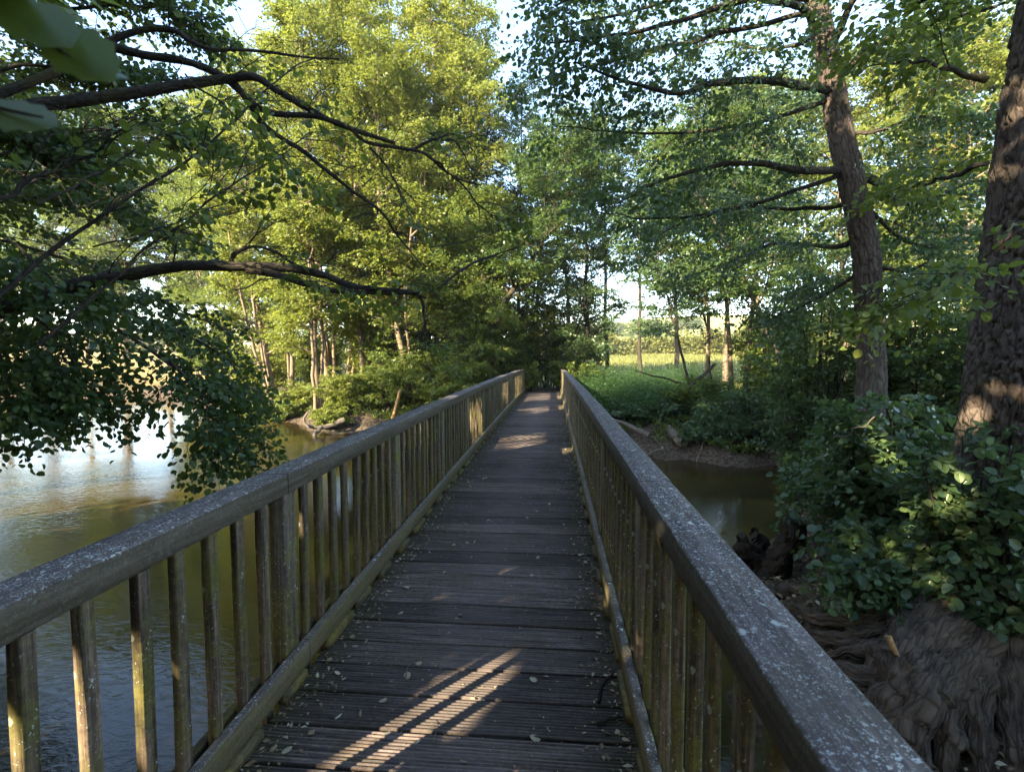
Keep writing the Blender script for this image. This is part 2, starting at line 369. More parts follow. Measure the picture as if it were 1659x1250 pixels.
k = NT('water'); pos = k.n('NewGeometry').outputs[0]
mp = k.n('Mapping', in_Vector=pos, in_Scale=(1.0, 1.7, 1)); mp.inputs['Rotation'].default_value = (0, 0, .5)
w1 = k.noise(mp.outputs[0], 8, 4, .55, .8); w2 = k.noise(mp.outputs[0], 1.3, 3, .5, .4)
flow = k.ramp(k.noise(pos, .22, 3), [(.38, .15), (.55, 1.0)])
h = k.math('ADD', k.math('MULTIPLY', k.math('MULTIPLY', w1, flow), 1.1), k.math('MULTIPLY', w2, .5))
col = k.ramp(k.noise(pos, .5, 3), [(.3, (.01, .008, .003)), (.62, (.05, .034, .01))])
k.fin(col, .02, k.bump(h, .1, .05), .5); k.p.inputs['IOR'].default_value = 1.33; M['water'] = k.m

# ------------------------------------------------------------------ terrain and water
RIVER = np.array([(1.5, 1.6), (1.9, 4.5), (2.8, 7.4), (4.6, 9.3), (8, 10.2), (20, 10.5), (60, 9), (60, 17), (20, 15.5), (9, 14.6), (5.5, 14.4), (3, 14.9), (1.2, 16.6),
                  (-1.6, 18.6), (-5, 19.3), (-9.0, 19.6), (-12.6, 22.4), (-15.5, 28), (-22, 34), (-36, 36.5), (-140, 44), (-140, 34), (-45, 25), (-22, 14), (-13, 7), (-8, 3.4), (-4, 2.0), (-1.2, 1.2)], float)
def river_sdf(x, y):            # metres from the bank, positive on land
    p = np.stack([x, y], -1); a = RIVER; b = np.roll(RIVER, -1, 0)
    dmin = np.full(x.shape, 1e9); ins = np.zeros(x.shape, bool)
    for q, r_ in zip(a, b):
        e = r_ - q; wv = p - q; t = np.clip((wv @ e) / (e @ e), 0, 1)
        dmin = np.minimum(dmin, np.linalg.norm(wv - t[..., None] * e, axis=-1))
        c1 = (q[1] <= y) != (r_[1] <= y)
        with np.errstate(divide='ignore', invalid='ignore'):
            xi = q[0] + (y - q[1]) / (r_[1] - q[1]) * e[0]
        ins ^= c1 & (x < xi)
    return np.where(ins, -dmin, dmin)
WZ = -1.5
def ground_z(x, y):
    x = np.asarray(x, float); y = np.asarray(y, float)
    s = river_sdf(x, y); p = np.stack([x, y, np.zeros_like(x)], -1)
    s = s + .5 * fbm(p * .6, 3, 4)
    z = np.where(s < 0, WZ + s * .6, WZ + np.clip(1.15 * (1 - np.exp(-s / 1.5)), 0, 2))
    z = np.maximum(z, -2.6)
    z = z + np.where(s > 0, .16 * fbm(p * 1.5, 4, 8) * np.exp(-np.maximum(0, s - 6) / 15), 0)
    for ey in (-3.5, 25.0):     # the ramps at the bridge ends
        g = np.exp(-((x + .43) / 2.0) ** 4 - (np.maximum(0, np.abs(y - ey) - 1.6) / 1.6) ** 2); z = z * (1 - g) + (-.06) * g
    z = z + np.clip((np.hypot(x, y) - 34) / 55, 0, 1.15) * 2.2 * (s > 0)
    z = z + np.clip((np.hypot(x, y) - 90) / 300, 0, 1) ** 1.3 * 22 * (1 + .35 * np.sin(x / 70)) * np.clip((x + 60) / 60, .25, 1)
    return z
def gz(xy): return float(ground_z(np.array([xy[0]]), np.array([xy[1]]))[0])
def axis(lo, hi, step, far):
    c = np.arange(lo, hi + 1e-6, step); e = step * np.cumsum(1.16 ** np.arange(1, 60)); e = e[e < far]
    return np.concatenate([(lo - e)[::-1], c, hi + e])
xs = axis(-16, 14, .3, 620); ys = axis(-6, 30, .3, 620)
gx, gy = np.meshgrid(xs, ys, indexing='ij'); zz = ground_z(gx, gy)
nx, ny = gx.shape
mb = MB(); i = np.arange(nx - 1)[:, None] * ny; j = np.arange(ny - 1)[None]
mb.add(np.stack([gx, gy, zz], -1).reshape(-1, 3), np.stack([i + j, i + ny + j, i + ny + j + 1, i + j + 1], -1).reshape(-1, 4))
g = tag(mb.build('ground', M['ground'], None, True), kind='structure')
sd_ = river_sdf(gx, gy); dist = np.hypot(gx, gy)
zone = np.clip((sd_ - 9) / 5, 0, 1) * np.clip((gy - 24) / 6, 0, 1)
zone = np.maximum(zone, np.clip((-gx - 19) / 3, 0, 1) * np.clip((sd_ - .8) / 1.5, 0, 1) * (gy > 25))
for nm, val in (('zone', zone), ('green', np.clip((gx + 6) / 10, 0, 1))):
    at = g.data.attributes.new(nm, 'FLOAT', 'POINT'); at.data.foreach_set('value', val.astype(np.float32).ravel())
mb = MB(); mb.add([(-150, -5, WZ), (70, -5, WZ), (70, 60, WZ), (-150, 60, WZ)], [[0, 1, 2, 3]])
tag(mb.build('water', M['water']), kind='structure')

# ------------------------------------------------------------------ footbridge
BX = -.43; Y0, Y1 = -1.6, 22.0
def cam_z(y): return .00057 * np.asarray(y) * (22 - np.asarray(y)) * (np.asarray(y) > 0)
br = thing('footbridge', 'long narrow wooden footbridge with slatted railings and grooved deck crossing the river', 'footbridge', (BX, 0, 0))
rng = np.random.default_rng(5)
mb = MB(); pitch = .2095; y = Y0; half = .80
while y < Y1 - .05:             # grooved boards laid across the bridge
    wd = pitch - rng.uniform(.007, .014); z0 = float(cam_z(y)) + rng.normal(0, .0022); tilt = rng.normal(0, .004); ng = 11
    yy, zz_ = [0], [-.05]
    for q in range(ng):
        a = wd * q / ng; b = wd * (q + 1) / ng; gvw = (b - a)
        yy += [a + .001, a + gvw * .22, a + gvw * .62, a + gvw * .78]; zz_ += [-.007, 0, 0, -.007]
    yy += [wd, wd]; zz_ += [-.007, -.05]
    yy = np.array(yy); zz_ = np.array(zz_); m = len(yy); nxs = 9
    X = np.linspace(-half + rng.normal(0, .008), half + rng.normal(0, .008), nxs)
    V = np.zeros((nxs, m, 3)); V[..., 0] = X[:, None]; V[..., 1] = y + yy[None] + (X * tilt)[:, None]; V[..., 2] = z0 + zz_[None]
    V[:, 1:-1, 2] += .0018 * vnoise(np.stack([V[:, 1:-1, 0] * 3, V[:, 1:-1, 1] * 9, V[:, 1:-1, 0] * 0], -1), 3)
    ii = np.arange(nxs - 1)[:, None] * m; jj = np.arange(m - 1)[None]
    mb.add(V.reshape(-1, 3) + [BX, 0, 0], np.stack([ii + jj, ii + m + jj, ii + m + jj + 1, ii + jj + 1], -1).reshape(-1, 4), np.full((nxs - 1) * (m - 1), rng.random()))
    y += pitch
mb.build('deck', M['deck'], br)
for s in (-1, 1):
    mb = MB()
    for a in np.arange(Y0, Y1 - .1, 1.0):
        z = float(cam_z(a + .5)); box(mb, BX + s * .62 - .07, BX + s * .62 + .07, a, a + .998, z - .34, z - .058, .01)
    mb.build('beam', M['beam'], br)
def rail_run(mb, x0, x1, z0, z1, ya, yb, c, seed, jitter=0.0):     # a long timber that follows the camber
    n = max(2, int((yb - ya) / .06)); yy = np.linspace(ya, yb, n)
    prof = np.array([(x0 + c, z0), (x1 - c, z0), (x1, z0 + c), (x1, z1 - c), (x1 - c * .4, z1 - c * .3), (x1 - c, z1), ((x0 + x1) / 2, z1), (x0 + c, z1), (x0 + c * .4, z1 - c * .3), (x0, z1 - c), (x0, z0 + c)])
    V = np.zeros((n, len(prof), 3)); V[..., 0] = prof[None, :, 0]; V[..., 2] = prof[None, :, 1] + cam_z(yy)[:, None]; V[..., 1] = yy[:, None]
    q = V * [30, 5, 30]; V[..., 0] += .0013 * fbm(q, 3, seed); V[..., 2] += .001 * fbm(q, 3, seed + 3) + .002 * vnoise(np.stack([yy, yy * 0, yy * 0], -1), seed)[:, None]
    m = len(prof); ii = np.arange(n - 1)[:, None] * m; jj = np.arange(m)[None]; j2 = (jj + 1) % m
    mb.add(V.reshape(-1, 3), np.stack([ii + jj, ii + j2, ii + m + j2, ii + m + jj], -1).reshape(-1, 4))
    mb.add(V[0], np.arange(m)[None]); mb.add(V[-1], np.arange(m)[::-1][None])
BP = .167; posts_y = [2.16 + 1.67 * k for k in range(-2, 12)]
for s in (-1, 1):
    rng = np.random.default_rng(11 + s)
    def xr(a, b): return (BX + a, BX + b) if s > 0 else (BX - b, BX - a)
    hb = MB(); ya = Y0 - .2; k_ = 0
    for yb in [2.215, 5.555, 8.895, 12.235, 15.575, 18.915, Y1 + .1]:
        x0, x1 = xr(.812, .958); dx = rng.normal(0, .003)
        rail_run(hb, x0 + dx, x1 + dx, .925, 1.02 + rng.normal(0, .002), ya, yb - .004, .005, 20 + k_ + s * 50); ya = yb; k_ += 1
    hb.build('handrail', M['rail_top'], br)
    kb = MB(); ya = Y0
    for yb in [2.3, 5.6, 9.0, 12.3, 15.6, 19.0, Y1]:
        x0, x1 = xr(.772, .813); rail_run(kb, x0, x1, .05, .165, ya, yb - .006, .006, 80 + k_); ya = yb; k_ += 1
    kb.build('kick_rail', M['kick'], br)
    ob = MB(); x0, x1 = xr(.862, .9); rail_run(ob, x0, x1, .03, .13, Y0, Y1, .006, 99); ob.build('outer_rail', M['moss'], br)
    for a in np.arange(Y0 + .3, Y1, .42):
        L = rng.uniform(.16, .34); x0, x1 = xr(.765 - rng.random() * .02, .81); z = float(cam_z(a)); bb = MB(); box(bb, x0, x1, a, a + L, z + .001, z + .049, .006); bb.build('packing_block', M['moss'], br)
    pm = MB(); box(pm, -.035, .035, -.06, .06, -.55, .925, .005); pmesh = None
    for yp in posts_y:
        if yp > Y1 - .2: continue
        if pmesh is None:
            o = pm.build('post', M['baluster'], br, False, np.zeros(3)); pmesh = o
        else:
            o = pmesh.copy(); COL.objects.link(o)
        o.location = (s * .851, yp + .06, float(cam_z(yp))); o.rotation_euler = (0, 0, rng.normal(0, .02))
    o = pmesh.copy(); COL.objects.link(o); o.location = (s * .851, Y1 - .06, 0)
    # nearest slats one by one, the far ones as one run
    proto = []
    for q in range(4):
        t_ = MB(); hgt = .93
        zs = np.linspace(-.22, hgt, 9); wv = .0165 + rng.normal(0, .0012); dv = .0215 + rng.normal(0, .0015)
        V = []
        for z in zs:
            for (a, b) in ((-1, -.8), (-.8, -1), (.8, -1), (1, -.8), (1, .8), (.8, 1), (-.8, 1), (-1, .8)):
                V.append((a * wv + rng.normal(0, .0008), b * dv + rng.normal(0, .0008), z))
        V = np.array(V); ii = np.arange(8)[:, None] * 8; jj = np.arange(8)[None]; j2 = (jj + 1) % 8
        t_.add(V, np.stack([ii + jj, ii + j2, ii + 8 + j2, ii + 8 + jj], -1).reshape(-1, 4)); proto.append((t_, V))
    firsts = [None] * 4; far = MB(); cnt = 0
    for y in [2.158 + 1.67 * a + .199 + .1645 * b + .0215 for a in range(-2, 12) for b in range(9)]:
        if y > Y1 - .2: break
        if y < .5: continue
        q = rng.integers(4); loc = np.array([s * .833 + rng.normal(0, .002), y + rng.normal(0, .006), float(cam_z(y))])
        if cnt < 50:
            if firsts[q] is None: o = proto[q][0].build('baluster', M['baluster'], br, False, np.zeros(3)); firsts[q] = o
            else: o = firsts[q].copy(); COL.objects.link(o)
            o.location = loc; o.rotation_euler = (rng.normal(0, .005), rng.normal(0, .004), rng.normal(0, .05)); cnt += 1
        else:
            ii = np.arange(8)[:, None] * 8; jj = np.arange(8)[None]; j2 = (jj + 1) % 8
            far.add(proto[q][1] + loc + [BX, 0, 0], np.stack([ii + jj, ii + j2, ii + 8 + j2, ii + 8 + jj], -1).reshape(-1, 4), None)
    tag(far.build('baluster_run', M['baluster'], br), kind='stuff')
BR = br

# ------------------------------------------------------------------ trees
def taper(n, r0, r1, p=1.0): return r0 + (r1 - r0) * np.linspace(0, 1, n) ** p
def wood_of(mb, subs, r_per_m, sides=4):
    for q, ln in subs: tube(mb, q, taper(len(q), max(.003, r_per_m * ln), .0025), sides, cap=False)
def spray_wood(mb, r=.0022):
    a, b = SPRAYS; d = nrm(b - a); u = nrm(np.cross(d, [0.3, 0.2, 1.0])); v = np.cross(d, u); N = len(a); V = np.zeros((N, 6, 3))
    for k_ in range(3):
        c = u * math.cos(k_ * 2.1) + v * math.sin(k_ * 2.1); V[:, k_] = a + c * r; V[:, 3 + k_] = b + c * r * .4
    f = np.array([[0, 1, 4, 3], [1, 2, 5, 4], [2, 0, 3, 5]]); mb.add(V.reshape(-1, 3), ((np.arange(N) * 6)[:, None, None] + f[None]).reshape(-1, 4))
def std_limbs(T, H0, R_, n, rng, up=(.35, 1.0), bias=None, prof=None):
    """limbs off a trunk line T (rows x,y,z) from fraction H0 to the top"""
    L = []; m = len(T) - 1; az = rng.random() * 6.28
    for k in range(n):
        u = (k + rng.random() * .7) / n; t = H0 + (1 - H0) * u; x = t * m; i = min(int(x), m - 1); p0 = T[i] + (T[i + 1] - T[i]) * (x - i)
        az += 2.4 + rng.normal(0, .3); pr = (1 - abs(u - .35) ** 1.6 * 1.1) if prof is None else prof(u)
        ln = R_ * max(.25, pr) * rng.uniform(.7, 1.2)
        d = np.array([math.cos(az), math.sin(az), rng.uniform(*up)])
        if bias is not None: d[:2] += np.array(bias) * rng.random()
        d /= np.linalg.norm(d); pts = [p0]
        for s in range(5):
            d = d + np.array([0, 0, .1 - .09 * s]) + rng.normal(0, .12, 3); d /= np.linalg.norm(d); pts.append(pts[-1] + d * ln / 5)
        L.append(np.array(pts))
    L.append(np.array([T[-4], T[-3], T[-2], T[-1], T[-1] + [0, 0, .6]]))
    return L
def tree(name, label, cat, group, line, r0, H0, R_, nl, leaf, lsize, barkm, seed, nsub=7, sublen=1.3, nspray=5, spraylen=.55, nleaf=13, droop=.12,
         up=(.3, 1.0), bias=None, gaps=False, shape='quad', sides=8, trunk_rough=.08, prof=None, tw=.011, stems=0):
    rng = np.random.default_rng(seed); T = smooth_line(line, 22); n = len(T)
    T[2:-1, :2] += np.cumsum(rng.normal(0, .03, (n - 3, 2)), 0)
    root = thing(name, label, cat, T[0], group)
    limbs = std_limbs(T, H0, R_, nl, rng, up, bias, prof)
    mb = MB(); rad = taper(n, r0, r0 * .12, .9); rad[0] *= 1.25; tube(mb, T, rad, sides, trunk_rough, 3, seed)
    for q in range(stems):
        a_ = rng.random() * 6.28; o_ = np.array([math.cos(a_), math.sin(a_), 0]); tt = np.linspace(0, 1, n)[:, None]
        T2_ = T[0] + (T - T[0]) * rng.uniform(.5, .8) + o_ * (.18 + 1.5 * tt * rng.uniform(.5, 1.2)) + np.array([0, 0, .0]); T2_[2:, :2] += np.cumsum(rng.normal(0, .03, (n - 2, 2)), 0)
        tube(mb, T2_, taper(n, r0 * .6, .02), 6, trunk_rough, 3, seed + q); limbs += std_limbs(T2_, .35, R_ * .6, 8, rng, up)
    for L in limbs[:-1]:
        i = np.argmin(np.linalg.norm(T - L[0], axis=1)); tube(mb, smooth_line(L, 8), taper(8, min(rad[i] * .6, .02 + .018 * R_), .006), 5, cap=False)
    if not gaps: nleaf = int(nleaf * 1.75); lsize *= .76
    subs, lf = grow(limbs, rng, nsub, sublen, nspray, spraylen, nleaf, droop)
    wood_of(mb, subs, tw, 3)
    mb.build('trunk', barkm, root, True)
    p, d, nn, tone = lf
    if gaps:
        kk = sun_gaps(p); p, d, nn, tone = p[kk], d[kk], nn[kk], tone[kk]
    cb = MB(); sz = lsize * rng.uniform(.65, 1.25, len(p))
    if shape == 'quad': quads(cb, p, d, nn, sz, tone)
    else: leaves(cb, p, d, nn, sz, shape, rnd=tone)
    cb.build('crown', leaf, root)
    return root
def trunk_line(px0, px1, d, H, py1=100, bend=0.0, dd=0.0):
    a = G(px0, d); b = P(px1, py1, d + dd); z0 = gz(a) - .1
    f = (H) / max(.5, (b[2] - z0)); top = np.array([a[0] + (b[0] - a[0]) * f, a[1] + (b[1] - a[1]) * f, z0 + H])
    st = np.array([a[0], a[1], z0]); mid = (st + top) / 2 + [bend, 0, 0]
    return [st, st * .75 + top * .25 + [bend * .7, 0, 0], mid, st * .25 + top * .75 + [bend * .7, 0, 0], top]

# the sunlit stand on the far left bank
STAND = [  # px base, px high up, distance, height, crown radius, crown start, what sets it apart
    (383, 335, 37, 20, 3.4, .25, 'farthest slender alder of the sunlit stand, behind the hanging branches'),
    (423, 352, 32, 20, 3.2, .25, 'slender alder at the left edge of the sunlit stand'),
    (449, 396, 26, 19, 2.9, .28, 'left-leaning pale trunk above the dark undercut bank'),
    (470, 440, 27.5, 20, 2.9, .3, 'alder close behind the left-leaning pale trunk'),
    (512, 474, 22.5, 18.5, 2.6, .3, 'pale alder leaning left above the driftwood heap'),
    (534, 512, 25, 20, 2.8, .3, 'straight pale alder right behind the driftwood heap'),
    (560, 548, 27, 21, 2.8, .28, 'tall alder with its bare stem showing below the crossing dark limbs'),
    (590, 582, 24, 20, 2.8, .3, 'tall pale alder in the middle of the sunlit stand'),
    (614, 640, 28, 21.5, 3.0, .25, 'tallest yellow-green alder at the back of the stand'),
    (648, 690, 25, 20, 2.9, .26, 'yellow-green alder leaning right behind the tilted stake'),
    (668, 612, 22.5, 16, 2.5, .3, 'alder leaning left just beyond the tilted stake'),
    (705, 712, 27, 20.5, 3.0, .22, 'bright yellow-topped alder beside the patch of open sky'),
    (738, 752, 24.5, 19, 2.7, .2, 'yellow-green alder nearest the bridge on the left bank'),
    (772, 764, 29, 19.5, 2.6, .2, 'rear alder rising left of the bridge end'),
]
for k_, (a, b, d, H, Rr, h0, lab) in enumerate(STAND):
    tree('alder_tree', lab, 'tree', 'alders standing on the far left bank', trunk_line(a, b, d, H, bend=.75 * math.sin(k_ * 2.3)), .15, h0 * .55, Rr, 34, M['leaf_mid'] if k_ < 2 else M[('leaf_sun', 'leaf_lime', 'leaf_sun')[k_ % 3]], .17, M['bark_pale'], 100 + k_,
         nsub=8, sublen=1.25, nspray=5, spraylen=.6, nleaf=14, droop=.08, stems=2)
for k_, (a, b, d, H, Rr, lab) in enumerate([(335, 300, 43, 23, 3.6, 'far tree behind the hanging branches, nearest the sunlit stand'), (270, 255, 47, 24, 4.0, 'far tree across the river above the gap onto the tan field'),
                                          (205, 190, 45, 23, 3.8, 'far multi-stemmed tree above the left end of the tan field'), (140, 150, 50, 25, 4.2, 'far tree across the water behind the dark limbs'), (70, 60, 46, 24, 4.2, 'far tree across the water near the left edge'), (0, 10, 52, 25, 4.4, 'far tree across the water at the left edge')]):
    tree('far_tree', lab, 'tree', 'trees across the river at the left', trunk_line(a, b, d, H, bend=.9 * math.sin(k_ * 1.9)), .22, .2, Rr, 34, M['leaf_mid'], .26, M['bark_pale'], 150 + k_, nsub=8, sublen=1.7, nspray=5, spraylen=.85, nleaf=12, stems=2)
# shady trees around the far end of the bridge
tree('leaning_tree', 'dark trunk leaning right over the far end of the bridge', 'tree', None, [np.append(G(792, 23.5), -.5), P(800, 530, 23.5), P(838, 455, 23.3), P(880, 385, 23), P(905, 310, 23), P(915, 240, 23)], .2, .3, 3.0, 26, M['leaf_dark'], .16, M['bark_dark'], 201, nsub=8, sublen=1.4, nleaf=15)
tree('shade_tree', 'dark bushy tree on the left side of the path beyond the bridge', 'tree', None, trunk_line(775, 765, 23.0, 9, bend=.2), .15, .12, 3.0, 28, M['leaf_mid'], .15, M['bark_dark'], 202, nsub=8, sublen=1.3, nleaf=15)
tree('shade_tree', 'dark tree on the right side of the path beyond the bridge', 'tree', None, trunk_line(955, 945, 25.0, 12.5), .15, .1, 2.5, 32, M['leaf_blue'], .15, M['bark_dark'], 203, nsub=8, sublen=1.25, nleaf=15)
tree('shade_tree', 'tree closing off the path straight behind the bridge', 'tree', None, trunk_line(868, 880, 31.0, 14), .16, .08, 3.2, 32, M['leaf_blue'], .17, M['bark_dark'], 204, nsub=8, sublen=1.4, nleaf=14)
tree('shade_tree', 'tall thin-crowned tree showing between the two banks above the bridge end', 'tree', None, trunk_line(925, 900, 36.0, 19), .18, .3, 3.4, 20, M['leaf_blue'], .19, M['bark_dark'], 205, nsub=7, sublen=1.4, nleaf=12)
tree('shade_tree', 'blue-green tree filling the gap left of the far bridge end', 'tree', None, trunk_line(838, 845, 27.5, 16), .15, .1, 3.0, 36, M['leaf_blue'], .16, M['bark_dark'], 206, nsub=8, sublen=1.35, nleaf=14)
tree('shade_tree', 'shadowy tree whose lower leaves hang beside the bright field', 'tree', None, trunk_line(985, 972, 26.5, 14.5), .14, .42, 2.7, 19, M['leaf_blue'], .16, M['bark_dark'], 207, nsub=8, sublen=1.35, nleaf=14)
tree('shade_tree', 'airy tree behind the level limbs over the nettle bank', 'tree', None, trunk_line(1040, 1030, 24, 13), .12, .42, 2.7, 15, M['leaf_blue'], .16, M['bark_dark'], 208, nsub=8, sublen=1.35, nleaf=13)
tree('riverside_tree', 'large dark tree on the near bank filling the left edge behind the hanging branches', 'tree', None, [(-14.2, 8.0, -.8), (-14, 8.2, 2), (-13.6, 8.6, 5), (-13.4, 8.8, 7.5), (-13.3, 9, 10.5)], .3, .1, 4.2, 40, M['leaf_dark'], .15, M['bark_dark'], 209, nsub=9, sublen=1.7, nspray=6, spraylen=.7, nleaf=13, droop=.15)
# thin trees on the far right bank
THIN = [(1134, 1050, 17.5, 7.5, .065, 1.7, .42, 'thin dark tree leaning left in front of the sunlit field'),
        (1150, 1146, 18.5, 11, .1, 2.0, .38, 'leftmost upright stem of the row before the field, pale bark'),
        (1166, 1120, 18.2, 8.5, .05, 1.6, .4, 'wispy stem squeezed beside the leftmost upright stem'),
        (1188, 1186, 19, 12, .11, 2.1, .38, 'middle upright reddish stem of the row before the field'),
        (1208, 1232, 18, 11.5, .13, 2.2, .36, 'stouter stem leaning right at the end of the row before the field'),
        (1315, 1150, 15.5, 8.5, .11, 2.2, .4, 'diagonal stem leaning far left behind the waterside bush')]
for k_, (a, b, d, H, r0, Rr, h0, lab) in enumerate(THIN):
    tree('slender_tree', lab, 'tree', 'slender trees on the far right bank', trunk_line(a, b, d, H, 350), r0, h0 * .9, Rr, 18, M['leaf_dark'] if k_ % 2 else M['leaf_blue'], .13, M['bark_pale'] if k_ in (1, 3) else M['bark_dark'], 300 + k_,
         nsub=7, sublen=1.2, nspray=5, spraylen=.5, nleaf=13, droop=.2)
# taller trees behind them
BACK = [(1098, 1090, 34, 17, 3.0, .42, 'leaf_sun', 'background tree rising left of the thick leaning trunk, beyond the field edge'),
        (1176, 1186, 31, 18, 3.1, .4, 'leaf_sun', 'sunlit yellow-green tree behind the row of upright stems'),
        (1236, 1228, 28, 17, 3.0, .36, 'leaf_sun', 'sunlit background tree with a bare orange-lit stem'),
        (1300, 1310, 30, 18, 3.2, .3, 'leaf_sun', 'background tree just left of the thick leaning trunk'),
        (1372, 1362, 26, 17, 3.0, .25, 'leaf_mid', 'background tree hidden behind the thick leaning trunk'),
        (1452, 1466, 24, 17, 2.9, .35, 'leaf_sun', 'background tree with an orange-lit trunk right of the leaning trunk'),
        (1490, 1520, 22, 16, 2.6, .35, 'leaf_sun', 'background tree with a forked orange-lit trunk near the big trunk'),
        (1560, 1570, 20, 15, 2.8, .2, 'leaf_sun', 'dim background tree just left of the big rugged trunk'),
        (1650, 1660, 21, 15, 3.0, .2, 'leaf_mid', 'background tree at the right edge behind the big rugged trunk')]
for k_, (a, b, d, H, Rr, h0, lf, lab) in enumerate(BACK):
    tree('background_tree', lab, 'tree', 'taller trees beyond the far right bank', trunk_line(a, b, d, H), .19, h0 * .8, Rr, 34, M[lf], .19, M['bark_pale'], 400 + k_, nsub=8, sublen=1.35, nspray=5, spraylen=.6, nleaf=12)

# ------------------------------------------------------------------ the two near trees on the right
def limb_px(pts, d0=None):      # rows (px, py, d)
    return smooth_line([P(*q) for q in pts], 14)
def near_tree(root, limbs, seed, leafm, lsize, shape, gaps=True, mat=None, bare=(), **kw):
    """limbs: list of (polyline, r0, r1); each a 'limb' part; leaves together are the crown"""
    rng = np.random.default_rng(seed); allsubs = []; cb = MB()
    for k_, (L, r0, r1) in enumerate(limbs):
        mb = MB(); n = len(L); Lw = L.copy(); Lw[1:-1] += rng.normal(0, .012, (n - 2, 3))
        tube(mb, smooth_line(Lw, n * 3), taper(n * 3, r0, r1), 8, .16, 9, seed + k_)
        a = dict(kw); a['nleaf'] = int(a['nleaf'] * 1.7); a['spraylen'] = a['spraylen'] * 1.1
        if k_ in bare: a['dead'] = .85
        subs, lf = grow([L], rng, **a)
        if k_ in bare:
            s2, lf2 = grow([q_ for q_, l_ in subs if l_ > .3], rng, 6, .42, 2, .2, 5, .25, .2, dead=.9); wood_of(mb, s2, .008, 3)
        wood_of(mb, subs, .008, 4)
        if lf is not None: spray_wood(mb)
        mb.build('limb', mat or M['bark_dark'], root, True)
        if lf is None: continue
        p, d, nn, tone = lf
        if gaps:
            kk = sun_gaps(p); p, d, nn, tone = p[kk], d[kk], nn[kk], tone[kk]
        leaves(cb, p, d, nn, lsize * .76 * rng.uniform(.55, 1.25, len(p)), shape, rnd=tone)
    cb.build('crown', leafm, root)

T2 = [P(1412, 655, 8.2), P(1411, 600, 8.2), P(1408, 500, 8.2), P(1402, 400, 8.1), P(1382, 305, 8.0), P(1360, 205, 8.0), P(1343, 100, 7.9), P(1322, 0, 7.8), P(1300, -120, 7.7), P(1270, -330, 7.6)]
T2[0][2] = gz(T2[0]) - .1
t2 = thing('leaning_trunk_tree', 'thick dark trunk leaning left over the near right bank with long level limbs', 'tree', T2[0])
mb = MB(); T2l = smooth_line(T2, 240); tube(mb, T2l, taper(240, .225, .15), 72, .09, 2.2, 7, ridge=.02); mb.build('trunk', M['bark_big'], t2, True)
near_tree(t2, [(limb_px([(1345, 145, 7.9), (1290, 138, 7.6), (1230, 130, 7.2), (1150, 135, 6.9), (1095, 150, 6.7), (1010, 130, 6.6), (930, 100, 6.5)]), .075, .012),
               (limb_px([(1365, 275, 8.0), (1310, 277, 7.7), (1230, 264, 7.4), (1160, 270, 7.2), (1080, 290, 7.0), (1000, 330, 6.8)]), .07, .01),
               (limb_px([(1375, 110, 7.9), (1420, 75, 7.5), (1470, 48, 7.2), (1540, 30, 7.0), (1640, 0, 6.8)]), .065, .015),
               (limb_px([(1395, 285, 8.0), (1430, 300, 7.8), (1445, 318, 7.7), (1480, 332, 7.6), (1560, 300, 7.6), (1610, 285, 7.5)]), .075, .012),
               (limb_px([(1325, 40, 7.8), (1290, 10, 7.4), (1200, 5, 7.0), (1080, 40, 6.6), (980, 60, 6.4), (890, 70, 6.3)]), .06, .01),
               (limb_px([(1310, -40, 7.7), (1230, -80, 7.0), (1100, -70, 6.4), (980, -30, 6.0), (900, 10, 5.9)]), .06, .01),
               (limb_px([(1340, 90, 7.9), (1400, -20, 7.2), (1500, -60, 6.8), (1600, -50, 6.5)]), .06, .01),
               (limb_px([(1400, 390, 8.1), (1340, 400, 8.6), (1260, 395, 9.2), (1190, 420, 9.8), (1110, 450, 10.3)]), .05, .008),
               (limb_px([(1404, 430, 8.1), (1350, 470, 8.5), (1290, 500, 8.8), (1240, 520, 9)]), .04, .008),
               (limb_px([(1404, 420, 8.1), (1450, 440, 7.9), (1500, 430, 7.6), (1560, 450, 7.4)]), .04, .008),
               (limb_px([(1390, 330, 8.1), (1300, 340, 8.6), (1210, 335, 9.1), (1110, 360, 9.6), (1030, 400, 10)]), .045, .008),
               (limb_px([(1360, 220, 8.0), (1430, 210, 7.8), (1500, 190, 7.6), (1570, 210, 7.4)]), .04, .008),
               (limb_px([(1380, 300, 8.0), (1450, 380, 8.3), (1520, 400, 8.5), (1580, 380, 8.6)]), .04, .008),
               (limb_px([(1325, 20, 7.8), (1150, 60, 7.5), (1000, 95, 7.4), (860, 135, 7.4)]), .045, .008),
               (limb_px([(1322, 0, 7.8), (1180, -20, 7.3), (1020, 20, 7.0), (880, 45, 6.9)]), .045, .008),
               (limb_px([(1350, 160, 8), (1200, 205, 7.7), (1050, 215, 7.6), (905, 205, 7.6)]), .04, .008),
               (limb_px([(1368, 280, 8), (1200, 335, 8.2), (1060, 355, 8.5), (960, 340, 8.8)]), .04, .008),
               (limb_px([(1330, 60, 7.9), (1250, 80, 8.6), (1150, 70, 9.2), (1050, 120, 9.8)]), .04, .008)],
          31, M['leaf_blue'], .085, ROUND, nsub=16, sublen=1.05, nspray=5, spraylen=.42, nleaf=12, droop=.18, tstart=.12)

